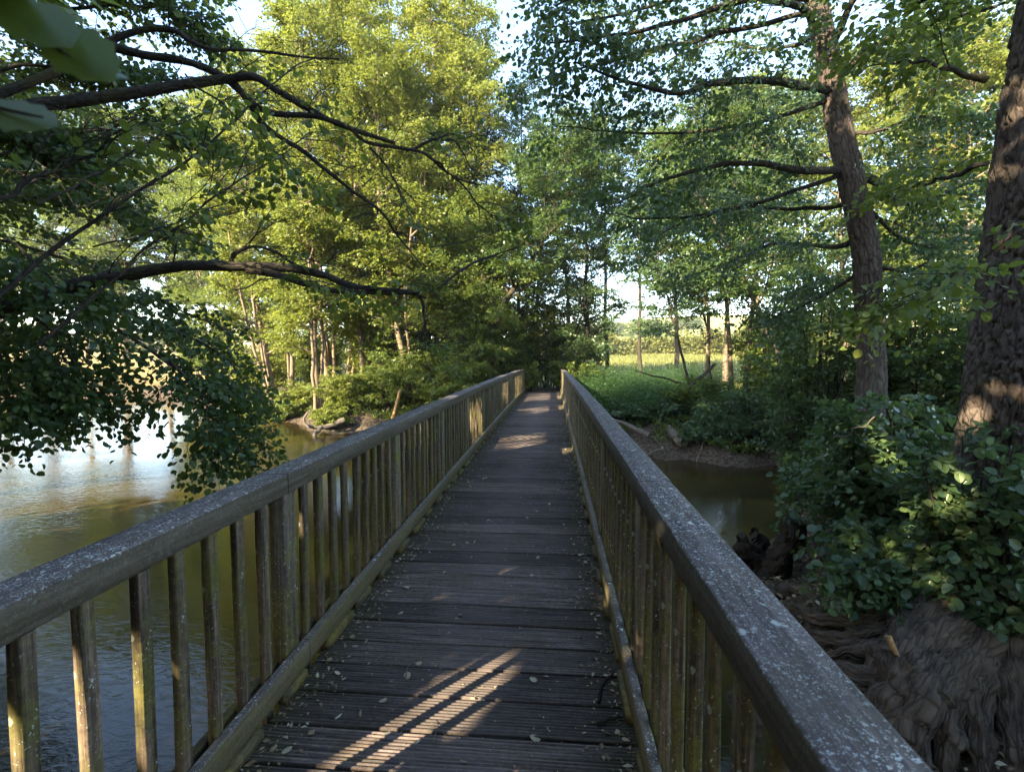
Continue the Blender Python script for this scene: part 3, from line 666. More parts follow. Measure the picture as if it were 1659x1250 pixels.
TB = [P(1610, 1120, 4.15), P(1612, 1000, 4.2), P(1622, 900, 4.25), P(1640, 760, 4.3), P(1655, 640, 4.3), P(1662, 540, 4.3), P(1668, 430, 4.3), P(1682, 320, 4.25), P(1702, 180, 4.2), P(1718, 60, 4.15), P(1734, -90, 4.1), P(1750, -330, 4.0)]
tb = thing('big_tree', 'big tree with rugged cracked bark and spreading roots at the right edge', 'tree', TB[0])
mb = MB(); TBl = smooth_line(TB, 330); rad = np.interp(np.linspace(0, 1, 330), [0, .1, .22, .36, .45, .6, .75, 1], [.57, .49, .42, .38, .36, .335, .32, .27])
tube(mb, TBl, rad, 160, .07, 1.6, 3, ridge=.038); mb.build('trunk', M['bark_big'], tb, True)
rr_ = np.random.default_rng(66)
ROOTPX = [[(1575, 880, 4.2), (1480, 985, 4.1), (1390, 1010, 4.3), (1280, 985, 5.0)], [(1560, 930, 4.1), (1470, 1010, 3.95), (1380, 1035, 4.1), (1270, 1025, 4.6)], [(1560, 950, 4.0), (1460, 1040, 3.8), (1370, 1065, 3.85), (1275, 1065, 4.2)],
          [(1565, 960, 3.95), (1455, 1070, 3.65), (1380, 1110, 3.6), (1320, 1130, 3.7)], [(1570, 970, 3.9), (1480, 1080, 3.55), (1420, 1150, 3.45), (1385, 1215, 3.4)], [(1575, 985, 3.9), (1495, 1100, 3.45), (1450, 1180, 3.3), (1430, 1260, 3.25)],
          [(1580, 1000, 3.85), (1520, 1120, 3.4), (1490, 1200, 3.25), (1495, 1290, 3.15)], [(1590, 1010, 3.8), (1545, 1120, 3.4), (1530, 1220, 3.2), (1545, 1320, 3.1)], [(1600, 1010, 3.8), (1580, 1130, 3.35), (1590, 1230, 3.15), (1620, 1330, 3.0)],
          [(1620, 1010, 3.8), (1630, 1130, 3.35), (1650, 1240, 3.1), (1690, 1330, 3.0)], [(1640, 1000, 3.8), (1690, 1120, 3.4), (1740, 1240, 3.2)], [(1540, 940, 4.2), (1430, 985, 4.5), (1340, 965, 5.2), (1270, 950, 6.0)],
          [(1500, 1030, 3.75), (1430, 1100, 3.55), (1350, 1090, 3.7), (1290, 1110, 3.9)], [(1470, 1090, 3.5), (1400, 1180, 3.4), (1340, 1190, 3.5)]]
for k_, q in enumerate(ROOTPX):
    mb = MB(); L = smooth_line([P(*x) for x in q], 90); n_ = np.linspace(0, 1, 90)
    L += np.stack([fbm(np.stack([n_ * 6, n_ * 0 + k_, n_ * 0], -1), 3, 40 + k_ + c) for c in range(3)], -1) * .035 * n_[:, None]
    tube(mb, L, np.interp(n_, [0, .3, .6, 1], [.2, .12, .085, .035]) * rr_.uniform(.75, 1.2), 44, .45, 4.5, 60 + k_, ridge=.034, rf=(17, 17, 1.3), warp=.45); mb.build('root', M['root'], tb, True)
near_tree(tb, [(limb_px([(1600, 130, 4.2), (1540, 112, 4.3), (1470, 100, 4.6), (1400, 110, 5)]), .03, .006),
               (limb_px([(1600, 265, 4.2), (1540, 285, 4.6), (1490, 300, 5.2), (1440, 320, 5.8)]), .025, .006),
               (limb_px([(1640, -60, 4.2), (1560, -40, 4.4), (1480, 10, 4.8), (1400, 40, 5.2)]), .035, .006),
               (limb_px([(1610, 420, 4.1), (1560, 440, 3.9), (1510, 470, 3.9), (1470, 500, 4.1)]), .014, .004)] +
              [(smooth_line([(4.1, 4.2, 4.6 + .35 * q), (4.1 + 1.3 * math.cos(q * 2.4), 4.0 + 1.2 * math.sin(q * 2.4), 5.3 + .4 * q), (4.0 + 2.9 * math.cos(q * 2.4), 3.6 + 2.6 * math.sin(q * 2.4), 5.6 + .4 * q)], 12), .06, .01) for q in range(9)],
          32, M['leaf_mid'], .085, ROUND, nsub=9, sublen=.7, nspray=4, spraylen=.34, nleaf=10, droop=.2, mat=M['bark_dark'])

# ------------------------------------------------------------------ the overhanging tree on the left
lt = thing('overhanging_tree', 'tree off the left edge whose dark mossy limbs and hanging leaves reach over the water', 'tree', (-6.6, 2.2, gz((-6.6, 2.2))))
mb = MB(); tube(mb, smooth_line([(-6.6, 2.2, -1.2), (-6.5, 2.4, 1.5), (-6.7, 2.8, 4), (-6.6, 3.0, 7), (-6.3, 3.2, 10)], 30), taper(30, .33, .14), 20, .1, 2, 5); mb.build('trunk', M['bark_big'], lt, True)
near_tree(lt, [  # the bare, twisting limbs
    (limb_px([(-420, 610, 3.6), (-160, 560, 4.0), (60, 478, 4.4), (160, 458, 4.5), (270, 430, 4.6), (400, 433, 4.7), (500, 438, 4.9), (570, 462, 5.1), (640, 470, 5.3), (690, 482, 5.5)]), .082, .016),
    (limb_px([(400, 436, 4.7), (470, 450, 4.8), (540, 470, 5), (600, 472, 5.2), (690, 470, 5.5), (760, 430, 5.8), (840, 400, 6.2)]), .04, .007),
    (limb_px([(-420, 330, 3.8), (-120, 215, 4.3), (50, 172, 4.6), (200, 152, 4.8), (330, 130, 5.0), (420, 128, 5.1), (470, 165, 5.3), (560, 205, 5.5), (640, 232, 5.7)]), .075, .02),
    (limb_px([(-300, 260, 4), (60, 135, 4.6), (165, 70, 4.9), (265, 46, 5.0), (330, 78, 5.1), (420, 84, 5.3), (550, 96, 5.6)]), .05, .009),
    (limb_px([(165, 72, 4.9), (280, 96, 5), (370, 128, 5.1), (430, 180, 5.2), (540, 195, 5.4), (600, 232, 5.6), (680, 248, 5.8), (730, 285, 6), (780, 300, 6.2)]), .045, .009),
    (limb_px([(380, 135, 5.1), (430, 205, 5.3), (500, 250, 5.5), (560, 300, 5.7), (620, 345, 5.9), (650, 390, 6.1), (690, 440, 6.2)]), .035, .007),
    (limb_px([(660, 243, 5.8), (700, 226, 5.9), (740, 232, 6), (762, 272, 6.1)]), .02, .006),
    (limb_px([(690, 250, 5.8), (740, 290, 6), (790, 345, 6.2), (818, 360, 6.3)]), .016, .005),
    (limb_px([(-90, 540, 3.2), (20, 460, 3.4), (110, 385, 3.6), (200, 325, 3.8), (290, 265, 4.1), (390, 190, 4.4), (460, 120, 4.7), (510, 95, 5)]), .018, .005),
    (limb_px([(-60, 340, 2.9), (40, 295, 3.1), (120, 265, 3.3), (170, 240, 3.4)]), .016, .005),
    (limb_px([(60, 560, 3.2), (180, 460, 3.5), (280, 370, 3.8), (360, 310, 4), (440, 258, 4.3), (500, 215, 4.6)]), .012, .004),
    (limb_px([(370, 440, 4.7), (385, 408, 4.7), (430, 402, 4.8), (480, 430, 4.9), (550, 455, 5.1)]), .022, .006),
    (limb_px([(680, 480, 5.5), (690, 520, 5.5), (685, 550, 5.5), (700, 570, 5.5)]), .02, .003),
    (limb_px([(600, 240, 5.6), (640, 290, 5.7), (650, 330, 5.7), (630, 360, 5.7)]), .014, .005)],
    41, M['leaf_mid'], .085, ROUND, bare=tuple(range(14)), nsub=14, sublen=.85, nspray=3, spraylen=.25, nleaf=6, droop=.16)
hang = thing('hanging_branches', 'dark leafy branches drooping from the left edge down to the river surface', 'branches', P(-60, 420, 4.8))
near_tree(hang, [
    (limb_px([(-120, 380, 5.4), (40, 440, 5.2), (160, 510, 5.1), (260, 580, 5.1), (330, 630, 5.2), (355, 675, 5.3)]), .03, .006),
    (limb_px([(-120, 420, 5.6), (100, 470, 5.6), (240, 520, 5.6), (340, 560, 5.7), (390, 610, 5.8), (405, 660, 5.9)]), .03, .006),
    (limb_px([(-150, 440, 4.6), (0, 480, 4.5), (80, 530, 4.5), (120, 590, 4.5), (135, 640, 4.5)]), .025, .005),
    (limb_px([(-180, 480, 4.2), (-60, 540, 4.2), (20, 590, 4.2), (70, 640, 4.2)]), .025, .005),
    (limb_px([(-180, 450, 5), (-40, 530, 5), (30, 600, 5), (50, 660, 5)]), .025, .005),
    (limb_px([(-160, 350, 6), (40, 400, 6), (180, 450, 6), (290, 500, 6.2), (380, 540, 6.4)]), .025, .005),
    (limb_px([(260, 570, 5.1), (310, 620, 5), (350, 680, 5), (390, 730, 5)]), .018, .004),
    (limb_px([(-150, 300, 4.4), (-20, 370, 4.3), (60, 430, 4.2), (110, 480, 4.2)]), .02, .005)],
    42, M['leaf_dark'], .078, ROUND, nsub=17, sublen=.7, nspray=5, spraylen=.34, nleaf=11, droop=.24, up=0.0, tstart=.15)
upl = thing('upper_branches', 'dense dark canopy branches against the sky in the upper left corner', 'branches', P(-80, 60, 7))
near_tree(upl, [
    (limb_px([(-200, 330, 7), (0, 250, 7.2), (140, 215, 7.5), (260, 215, 7.9), (330, 240, 8.2)]), .04, .008),
    (limb_px([(-200, 100, 7), (0, 40, 7.2), (160, 10, 7.6), (280, 20, 8), (330, 60, 8.2)]), .04, .008),
    (limb_px([(-200, -40, 6.6), (20, -50, 7), (180, -60, 7.4), (300, -30, 7.8)]), .04, .008),
    (limb_px([(-200, 200, 6.4), (-20, 120, 6.8), (120, 110, 7.2), (240, 130, 7.6)]), .04, .008),
    (limb_px([(-200, 380, 6.5), (-20, 330, 6.8), (120, 320, 7.2), (230, 350, 7.6), (300, 390, 7.8)]), .04, .008),
    (limb_px([(-220, 260, 5.2), (-60, 200, 5.4), (40, 220, 5.6), (120, 260, 5.8)]), .03, .006)],
    43, M['leaf_dark'], .1, ROUND, nsub=22, sublen=1.0, nspray=6, spraylen=.42, nleaf=13, droop=.2, tstart=.1)
# broad leaves on thin twigs close to the lens
tw = thing('close_twig', 'blurred twig with broad green leaves very close to the viewer at the upper left', 'twig', P(-60, 60, .34))
mb = MB()
for q in ([(-120, -60, .33), (20, 20, .33), (110, 90, .34), (170, 110, .35)], [(-140, 150, .36), (-60, 160, .36), (20, 180, .36), (70, 190, .36)]):
    tube(mb, smooth_line([P(*x) for x in q], 12), taper(12, .0022, .0008), 6)
mb.build('twig', M['bark_dark'], tw, True)
for (a, b, n_, s) in (((5, -5, .33), (110, 60, .335), (.2, -.75, .6), 1.25), ((70, 35, .34), (190, 120, .35), (.3, -.8, .5), 1.1), ((110, 95, .345), (215, 130, .36), (-.1, -.6, .8), 1.0), ((-40, 165, .36), (78, 195, .37), (.2, -.7, .7), 1.25), ((-60, -30, .32), (60, -5, .33), (0, -.5, .9), 1.1)):
    mb = MB(); pa, pb = P(*a), P(*b); ln = np.linalg.norm(pb - pa) * s
    leaves(mb, pa[None], (pb - pa)[None], np.array([n_], float), np.array([ln]), [(.03, .13), (.1, .31), (.2, .29), (.31, .47), (.42, .41), (.55, .49), (.67, .36), (.79, .34), (.92, .12)], .1, np.array([.5]), .1); mb.build('leaf', M['leaf_mid'], tw, True)
near = thing('leafy_sprig', 'sparse sprigs of round yellow-green leaves hanging in front of the dark limbs', 'sprig', P(120, 150, 3))
near_tree(near, [(limb_px([(60, 330, 2.7), (180, 270, 3), (290, 200, 3.3), (400, 150, 3.6)]), .007, .002), (limb_px([(300, 120, 3.4), (380, 190, 3.5), (460, 260, 3.7), (520, 320, 3.9)]), .007, .002),
                 (limb_px([(150, 400, 3.2), (260, 370, 3.4), (360, 330, 3.6), (430, 290, 3.8)]), .006, .002), (limb_px([(380, 470, 4), (470, 450, 4.2), (560, 470, 4.4), (640, 500, 4.6)]), .006, .002),
                 (limb_px([(700, 400, 5), (780, 380, 5.3), (850, 330, 5.6), (890, 290, 5.8)]), .006, .002)],
          44, M['leaf_mid'], .075, ROUND, nsub=8, sublen=.32, nspray=3, spraylen=.18, nleaf=4, droop=.25)

# trees standing behind the viewer: they throw the shade that lies over the bridge
for k_, (x, y_, H, Rr, lab) in enumerate([(-4.6, -3.2, 11, 4.0, 'tree behind the viewer left of the bridge approach'), (-9.5, -4.5, 12, 4.4, 'tree on the near bank well left of the bridge'),
                                          (-2.2, -8.5, 12, 4.2, 'tree beside the path behind the viewer'), (-14, -1.5, 10, 4.2, 'riverside tree far left on the near bank'), (2.2, -4.5, 11, 3.6, 'tree right of the path behind the viewer'), (-8.5, 1.5, 11, 4.2, 'crown neighbouring the overhanging tree on the near bank')]):
    z0 = gz((x, y_))
    tree('bank_tree', lab, 'tree', None, [(x, y_, z0), (x + .1, y_, z0 + 2), (x, y_ + .2, z0 + 5), (x + .2, y_, z0 + 8), (x, y_, z0 + H)], .22, .1, Rr, 40, M['leaf_mid'], .32, M['bark_dark'], 500 + k_, nsub=8, sublen=1.5, nspray=5, spraylen=.7, nleaf=11, gaps=True)

# ------------------------------------------------------------------ shrubs
def shrub(name, label, cat, c, rad, n, leafm, lsize, seed, group=None, shape='quad', gaps=False, nsub=8, nspray=5, nleaf=12, droop=.2, sublen=None, spraylen=None):
    rng = np.random.default_rng(seed); c = np.asarray(c, float); rx, ry, rz = rad; z0 = gz(c)
    base = np.array([c[0], c[1], min(z0, c[2] - rz * .6)])
    root = thing(name, label, cat, base, group); limbs = []
    for k_ in range(n):
        az = k_ * 2.4 + rng.normal(0, .3); el = rng.uniform(.1, 1.0)
        tip = c + np.array([math.cos(az) * rx * math.sqrt(1 - el * el * .8), math.sin(az) * ry * math.sqrt(1 - el * el * .8), rz * (el * 1.6 - .75)]) * rng.uniform(.6, 1.0 if shape == 'quad' else 1.4)
        b = base + np.array([math.cos(az) * rx * .25, math.sin(az) * ry * .25, 0]) * rng.random()
        mid = b * .45 + tip * .55 + np.array([0, 0, rz * .45]) * rng.uniform(.4, 1)
        limbs.append(smooth_line([b, b * .7 + mid * .3 + [0, 0, rz * .1], mid, tip], 9))
    mr = (rx + ry + rz) / 3; nleaf = int(nleaf * (1.7 if shape == 'quad' else 1.4)); lsize *= .78 if shape == 'quad' else .85
    subs, lf = grow(limbs, rng, nsub, sublen or mr * .5, nspray, spraylen or mr * .22, nleaf, droop, .15)
    mb = MB()
    for L in limbs: tube(mb, L, taper(len(L), .012 + .012 * mr, .005), 5, cap=False)
    wood_of(mb, subs, .01, 3)
    if shape != 'quad': spray_wood(mb)
    mb.build('stems', M['bark_dark'], root, True)
    p, d, nn, tone = lf
    kk = p[:, 2] > np.maximum(ground_z(p[:, 0], p[:, 1]), WZ) + .02
    if gaps: kk &= sun_gaps(p)
    p, d, nn, tone = p[kk], d[kk], nn[kk], tone[kk]
    cb = MB(); sz = lsize * rng.uniform(.45, 1.35, len(p))
    if shape == 'quad': quads(cb, p, d, nn, sz, tone)
    else: leaves(cb, p, d, nn, sz, shape, rnd=tone)
    cb.build('foliage', leafm, root); return root
for k_, a in enumerate([
    ('Low bush in front of the pale stems on the left bank'.lower(), (560, 625, 21.5), (1.6, 1.2, 1.0), 14, 'leaf_sun', .11),
    ('sunlit bush above the driftwood heap on the left bank', (530, 668, 20.6), (.9, .8, .6), 12, 'leaf_sun', .1),
    ('leafy bush behind the tilted stake on the left bank', (625, 610, 22), (1.9, 1.3, 1.5), 18, 'leaf_mid', .12),
    ('dense bush beside the left railing towards its far end', (705, 605, 21.8), (1.7, 1.3, 1.5), 18, 'leaf_mid', .12),
    ('tall dark bush left of the bridge end', (760, 560, 22.4), (1.9, 1.4, 2.2), 22, 'leaf_mid', .12),
    ('dark bush crowding the left railing end', (826, 585, 24.5), (1.3, 1.2, 1.6), 18, 'leaf_mid', .12),
    ('bush closing the dark end of the path', (885, 570, 27.5), (2.2, 1.2, 2.4), 24, 'leaf_mid', .13),
    ('broad bush hugging the left railing in its far third', (745, 610, 20.5), (1.2, 1.0, 1.4), 18, 'leaf_mid', .11),
    ('leafy bush overhanging the last metres of the left railing', (800, 540, 23.3), (1.5, 1.2, 2.2), 24, 'leaf_mid', .12),
    ('tall blue-green bush arching over the path end', (915, 490, 26.5), (1.9, 1.3, 2.8), 28, 'leaf_mid', .13),
    ('tall dark bush left of the path end', (850, 480, 26.5), (1.7, 1.3, 3.0), 28, 'leaf_mid', .13),
    ('low bush at the foot of the right railing end', (940, 610, 22.3), (.9, .8, .9), 16, 'leaf_mid', .1),
    ('small fresh bush leaning onto the left corner of the bridge end', (858, 606, 23.2), (.6, .5, .8), 14, 'leaf_lime', .1),
    ('small bush between the path and the right railing end', (908, 604, 24.0), (.7, .5, .9), 14, 'leaf_mid', .1),
    ('bush right of the far bridge end', (948, 580, 24.5), (1.4, 1.2, 1.7), 18, 'leaf_blue', .12),
    ('low bush on the left bank hanging over dark water', (440, 665, 24), (1.5, 1.0, .8), 14, 'leaf_mid', .12),
    ('scrubby bush below the leaning pale trunks', (480, 640, 24.5), (1.6, 1.2, 1.0), 14, 'leaf_sun', .12)]):
    lab, c, rad, n, lf, ls = a
    shrub('bank_bush', lab, 'bush', P(*c), rad, n, M[lf], ls, 600 + k_, 'bushes on the far bank', nsub=8, nspray=5, nleaf=12)
for k_, a in enumerate([
    ('tall sapling clump behind the tilted stake', (650, 530, 24), (1.8, 1.3, 2.8), 28, 'leaf_mid', .13),
    ('sapling clump at the left end of the sunlit stand', (415, 570, 29), (2.2, 1.4, 2.6), 26, 'leaf_sun', .15),
    ('sapling clump filling the middle of the sunlit stand', (600, 505, 26.5), (2.0, 1.4, 3.2), 28, 'leaf_sun', .14),
    ('tall green sapling clump left of the dark leaning trunk', (710, 490, 25), (1.9, 1.4, 3.2), 28, 'leaf_mid', .14),
    ('overgrown elder beside the far left railing', (770, 470, 25.5), (1.8, 1.4, 3.2), 28, 'leaf_mid', .14),
    ('sapling thicket behind the bare stems of the stand', (520, 560, 33), (3.0, 1.5, 2.2), 28, 'leaf_mid', .16),
    ('sapling thicket behind the middle of the stand', (610, 570, 32), (2.6, 1.5, 2.2), 28, 'leaf_mid', .16),
    ('scrub closing the view left of the stand', (455, 575, 36), (2.6, 1.5, 2.0), 24, 'leaf_mid', .17),
    ('far thicket across the river behind the hanging branches', (330, 545, 40), (3.2, 2, 3.0), 28, 'leaf_mid', .2)]):
    lab, c, rad, n, lf, ls = a
    shrub('sapling_clump', lab, 'saplings', P(*c), rad, n, M[lf], ls, 670 + k_, 'sapling clumps in the stand', nsub=10, nspray=6, nleaf=12, sublen=1.1, spraylen=.5)
for k_, a in enumerate([
    ('low bush below the nettles beside the right handrail', (985, 668, 17.6), (1.1, .8, .4), 14, 'leaf_blue', .1),
    ('dark bush on the dirt bank under the nettles', (1055, 668, 16.8), (1.2, .8, .45), 14, 'leaf_blue', .1),
    ('low bush spilling down the dirt bank beside the short cut log', (1135, 702, 15.2), (.8, .6, .45), 12, 'leaf_blue', .09),
    ('low bush trailing leaves into the dark water under the large bush', (1190, 722, 14.8), (.9, .5, .45), 14, 'leaf_mid', .09),
    ('leafy bush at the foot of the thin trees', (1130, 640, 17), (1.4, 1.0, .8), 14, 'leaf_mid', .1),
    ('large bush leaning over the water on the far right bank', (1215, 678, 15.3), (2.0, 1.1, 1.2), 26, 'leaf_blue', .1),
    ('bush behind the waterside bush on the far right bank', (1300, 630, 16), (1.9, 1.2, 1.3), 22, 'leaf_dark', .1),
    ('dark bush below the thick leaning trunk', (1385, 640, 13.5), (1.8, 1.3, 1.6), 22, 'leaf_dark', .11),
    ('deep shaded thicket between the two big trunks', (1500, 560, 11.0), (1.7, 1.4, 2.0), 26, 'leaf_dark', .12),
    ('tall understory thicket left of the thick leaning trunk', (1330, 500, 12.5), (1.6, 1.3, 2.6), 26, 'leaf_dark', .11),
    ('tall understory thicket right of the thick leaning trunk', (1480, 420, 11.5), (1.5, 1.3, 2.6), 26, 'leaf_mid', .11),
    ('hazy understory bush behind the diagonal stem', (1260, 560, 18), (1.8, 1.3, 2.0), 22, 'leaf_mid', .12),
    ('thicket close behind the big rugged trunk', (1640, 520, 9.5), (1.5, 1.2, 2.2), 22, 'leaf_dark', .12)]):
    lab, c, rad, n, lf, ls = a
    shrub('bank_bush', lab, 'bush', P(*c), rad, n, M[lf], ls, 640 + k_, 'bushes on the right bank', nsub=9, nspray=5, nleaf=12)
shrub('alder_shrub', 'big round-leaved shrub spilling over the near right bank in front of the big trunk', 'shrub', P(1480, 755, 5.9), (1.15, 1.0, .9), 26, M['leaf_blue'], .1, 700, None, ROUND, True, 9, 4, 9, .25, .6, .3)
shrub('alder_shrub', 'lower round-leaved shrub hanging over the big roots', 'shrub', P(1490, 955, 4.3), (.62, .5, .45), 20, M['leaf_blue'], .085, 701, None, ROUND, True, 8, 3, 8, .3, .36, .24)
shrub('alder_shrub', 'leafy shoots at the right edge beside the base of the big trunk', 'shrub', P(1640, 880, 3.7), (.45, .4, .55), 14, M['leaf_blue'], .085, 702, None, ROUND, True, 8, 3, 7, .3, .34, .22)
shrub('alder_shrub', 'drooping round-leaved shoots beside the broken stump', 'shrub', P(1470, 900, 4.7), (.5, .45, .45), 16, M['leaf_blue'], .085, 705, None, ROUND, True, 8, 3, 8, .35, .4, .24)
shrub('alder_shrub', 'sprays of round leaves crossing the foot of the big trunk', 'shrub', P(1580, 740, 3.9), (.5, .35, .28), 14, M['leaf_blue'], .08, 704, None, ROUND, True, 7, 3, 7, .3, .32, .2)
shrub('alder_shrub', 'small-leaved waterside shrub left of the thick leaning trunk', 'shrub', P(1375, 770, 7.9), (.8, .7, .6), 16, M['leaf_dark'], .075, 703, None, ROUND, True, 8, 4, 9, .3, .45, .26)

# nettles and tall grass on the far right bank
rng = np.random.default_rng(77); N = 3600
xy = np.stack([rng.uniform(1.0, 7.0, N), rng.uniform(16.6, 25, N)], -1); kk = (river_sdf(xy[:, 0], xy[:, 1]) > 1.2) & (xy[:, 0] > .9); xy = xy[kk]; N = len(xy)
z = ground_z(xy[:, 0], xy[:, 1]); hh = rng.uniform(.8, 1.5, N)
mb = MB(); a = rng.random(N) * 6.28
b0 = np.stack([xy[:, 0], xy[:, 1], z], -1); lean = np.stack([np.cos(a), np.sin(a), np.zeros(N)], -1) * .12
for q in range(9):
    t = (q + 1) / 9; pos = b0 + lean * t * t * hh[:, None] + np.array([0, 0, 1]) * (hh * t)[:, None]; az = a + q * 1.57 + rng.normal(0, .3, N)
    for sgn in (0, math.pi):
        d = np.stack([np.cos(az + sgn), np.sin(az + sgn), rng.uniform(-.5, .3, N)], -1)
        quads(mb, pos, d, np.array([0, 0, 1.0]) + rng.normal(0, .3, (N, 3)), (.15 - .07 * t) * rng.uniform(.7, 1.2, N), rng.random(N), .5)
tag(mb.build('nettles', M['nettle']), 'bright green nettles and tall grass covering the far right bank', 'nettles', kind='stuff')
# low weeds along the banks
rng = np.random.default_rng(78); N = 26000
xy = np.concatenate([np.stack([rng.uniform(-14, 11, N), rng.uniform(14, 27, N)], -1), np.stack([rng.uniform(2, 10, N // 3), rng.uniform(-1, 10, N // 3)], -1)])
s_ = river_sdf(xy[:, 0], xy[:, 1]); dens = vnoise(np.stack([xy[:, 0], xy[:, 1], s_ * 0], -1) * .8, 5)
kk = (s_ > .9) & (dens > -.15) & ~((np.abs(xy[:, 0] + .43) < 1.1) & (xy[:, 1] < 27)); xy = xy[kk]; N = len(xy); z = ground_z(xy[:, 0], xy[:, 1])
mb = MB(); a = rng.random(N) * 6.28
for q in range(3):
    d = np.stack([np.cos(a + q * 2.1), np.sin(a + q * 2.1), rng.uniform(.3, 1.6, N)], -1)
    quads(mb, np.stack([xy[:, 0], xy[:, 1], z + .05 * q], -1), d, rng.normal(0, 1, (N, 3)), rng.uniform(.1, .28, N), rng.random(N), .3)
tag(mb.build('weeds', M['leaf_mid']), 'low weeds and grass growing along both river banks', 'weeds', kind='stuff')

rng = np.random.default_rng(79); N = 16000
xy = np.concatenate([np.stack([rng.uniform(-12, 9, N), rng.uniform(13.5, 24, N)], -1), np.stack([rng.uniform(1.4, 7, N), rng.uniform(1, 9.5, N)], -1)])
s_ = river_sdf(xy[:, 0], xy[:, 1]); xy = xy[s_ > .05]; N = len(xy); a = rng.random(N) * 6.28; mb = MB()
quads(mb, np.stack([xy[:, 0], xy[:, 1], ground_z(xy[:, 0], xy[:, 1]) + .012], -1), np.stack([np.cos(a), np.sin(a), rng.normal(0, .25, N)], -1), np.array([0, 0, 1.0]) + rng.normal(0, .4, (N, 3)), rng.uniform(.02, .09, N), rng.random(N) ** 2.2, .5)
tag(mb.build('bank_litter', M['leaf_dry']), 'dead leaves and twigs littering the muddy river banks', 'litter', kind='stuff')

rng = np.random.default_rng(80); N = 15000
xy = np.stack([rng.uniform(2, 45, N), 23 + 65 * rng.random(N) ** 1.6], -1); xy = xy[xy[:, 0] < xy[:, 1] * .75]; N = len(xy); a = rng.random(N) * 6.28; mb = MB(); zg = ground_z(xy[:, 0], xy[:, 1])
for q in range(3):
    quads(mb, np.stack([xy[:, 0] + .1 * q, xy[:, 1], zg - .02], -1), np.stack([np.cos(a + 2.1 * q) * .6, np.sin(a + 2.1 * q) * .6, rng.uniform(.4, 1.4, N)], -1), rng.normal(0, 1, (N, 3)), rng.uniform(.2, .55, N), rng.random(N), .16)
tag(mb.build('meadow_grass', M['gold_hedge']), 'rough yellow-green grass of the sunlit meadow beyond the right bank', 'grass', kind='stuff')

# hedges and trees beyond the field
for k_, (px, d, rx, rz, lab) in enumerate([(965, 85, 7, 2.6, 'yellow-green hedge beyond the field nearest the bridge end'), (1035, 92, 8, 1.9, 'middle stretch of low hedge beyond the field'), (1105, 88, 8, 2.3, 'yellow-green hedge beyond the field behind the leaning thin tree'),
                                           (1180, 84, 8, 3.2, 'tall hedge beyond the field behind the upright stems'), (1270, 75, 8, 5, 'sunlit hedge beyond the field seen under the right trees'), (1380, 70, 8, 5, 'hedge glowing behind the thick leaning trunk'),
                                           (190, 95, 10, 3.4, 'distant hedge beyond the tan field on the left'), (320, 100, 11, 4, 'distant hedge beyond the tan field behind the hanging branches'), (50, 90, 11, 4.5, 'distant hedge at the left edge beyond the water')]):
    xy = G(px, d); c = np.array([xy[0], xy[1], gz(xy) + rz * .45])
    shrub('field_hedge', lab, 'hedge', c, (rx, 2.5, rz), 26, M['gold_hedge'], .6, 800 + k_, 'hedges beyond the fields', nsub=9, nspray=5, nleaf=9, sublen=2.4, spraylen=1.3)
for k_, (px, d, rx, rz, lab) in enumerate([(1050, 190, 9, 5, 'round distant tree on the hill above the hedge'), (1112, 230, 8, 4, 'small distant tree on the skyline left of the upright stems'), (980, 210, 12, 4, 'distant trees on the skyline near the bridge end')]):
    xy = G(px, d); c = np.array([xy[0], xy[1], gz(xy) + rz * .6])
    shrub('distant_tree', lab, 'tree', c, (rx, 4, rz), 22, M['leaf_mid'], 1.0, 830 + k_, None, nsub=8, nspray=5, nleaf=8, sublen=3.5, spraylen=2)

# thin volume added to lift the shadows between the far trees
k = NT('haze'); k.t.nodes.remove(k.p); vp = k.n('VolumePrincipled'); vp.inputs['Color'].default_value = (.93, .96, 1, 1); vp.inputs['Density'].default_value = .0004; vp.inputs['Anisotropy'].default_value = 0.0
k.t.links.new(vp.outputs[0], k.o.inputs['Volume'])
mb = MB(); X_, Y_, Zl, Zh = 760, 760, -6, 62
mb.add([(-X_, -Y_, Zl), (X_, -Y_, Zl), (X_, Y_, Zl), (-X_, Y_, Zl), (-X_, -Y_, Zh), (X_, -Y_, Zh), (X_, Y_, Zh), (-X_, Y_, Zh)], [[3, 2, 1, 0], [4, 5, 6, 7], [0, 1, 5, 4], [1, 2, 6, 5], [2, 3, 7, 6], [3, 0, 4, 7]])
tag(mb.build('haze', k.m), 'thin pale haze added to lift the shadows between the trees', 'haze', kind='stuff')

# ------------------------------------------------------------------ driftwood, logs, stumps
def log(name, label, cat, pts, r0, r1, mat, seed, sides=14, rough=.18, ridge=0.0, n=24, wob=.03):
    L = smooth_line([P(*q) for q in pts], n); q_ = np.linspace(0, 1, n)
    L = L + np.stack([fbm(np.stack([q_ * 4, q_ * 0 + seed, q_ * 0], -1), 2, seed + c) for c in range(3)], -1) * wob
    mb = MB(); tube(mb, L - L[0], taper(n, r0, r1), sides, rough, 6, seed, ridge=ridge)
    o = mb.build(name, mat, None, True, np.zeros(3)); o.location = L[0]
    return tag(o, label, cat)
log('stake', 'rusty orange stake tilting out of the left bank beside the railing', 'stake', [(631, 690, 19.8), (640, 660, 19.7), (649, 632, 19.6)], .07, .055, M['cut'], 1)
log('fallen_log', 'long bleached log lying down the dirt bank beside the right handrail', 'log', [(985, 677, 16.6), (1020, 690, 16), (1054, 704, 15.4)], .06, .09, M['log'], 2)
log('fallen_log', 'short thick cut log sloping towards the water on the right bank', 'log', [(1082, 692, 16), (1095, 705, 15.6), (1107, 718, 15.2)], .13, .14, M['log'], 3)
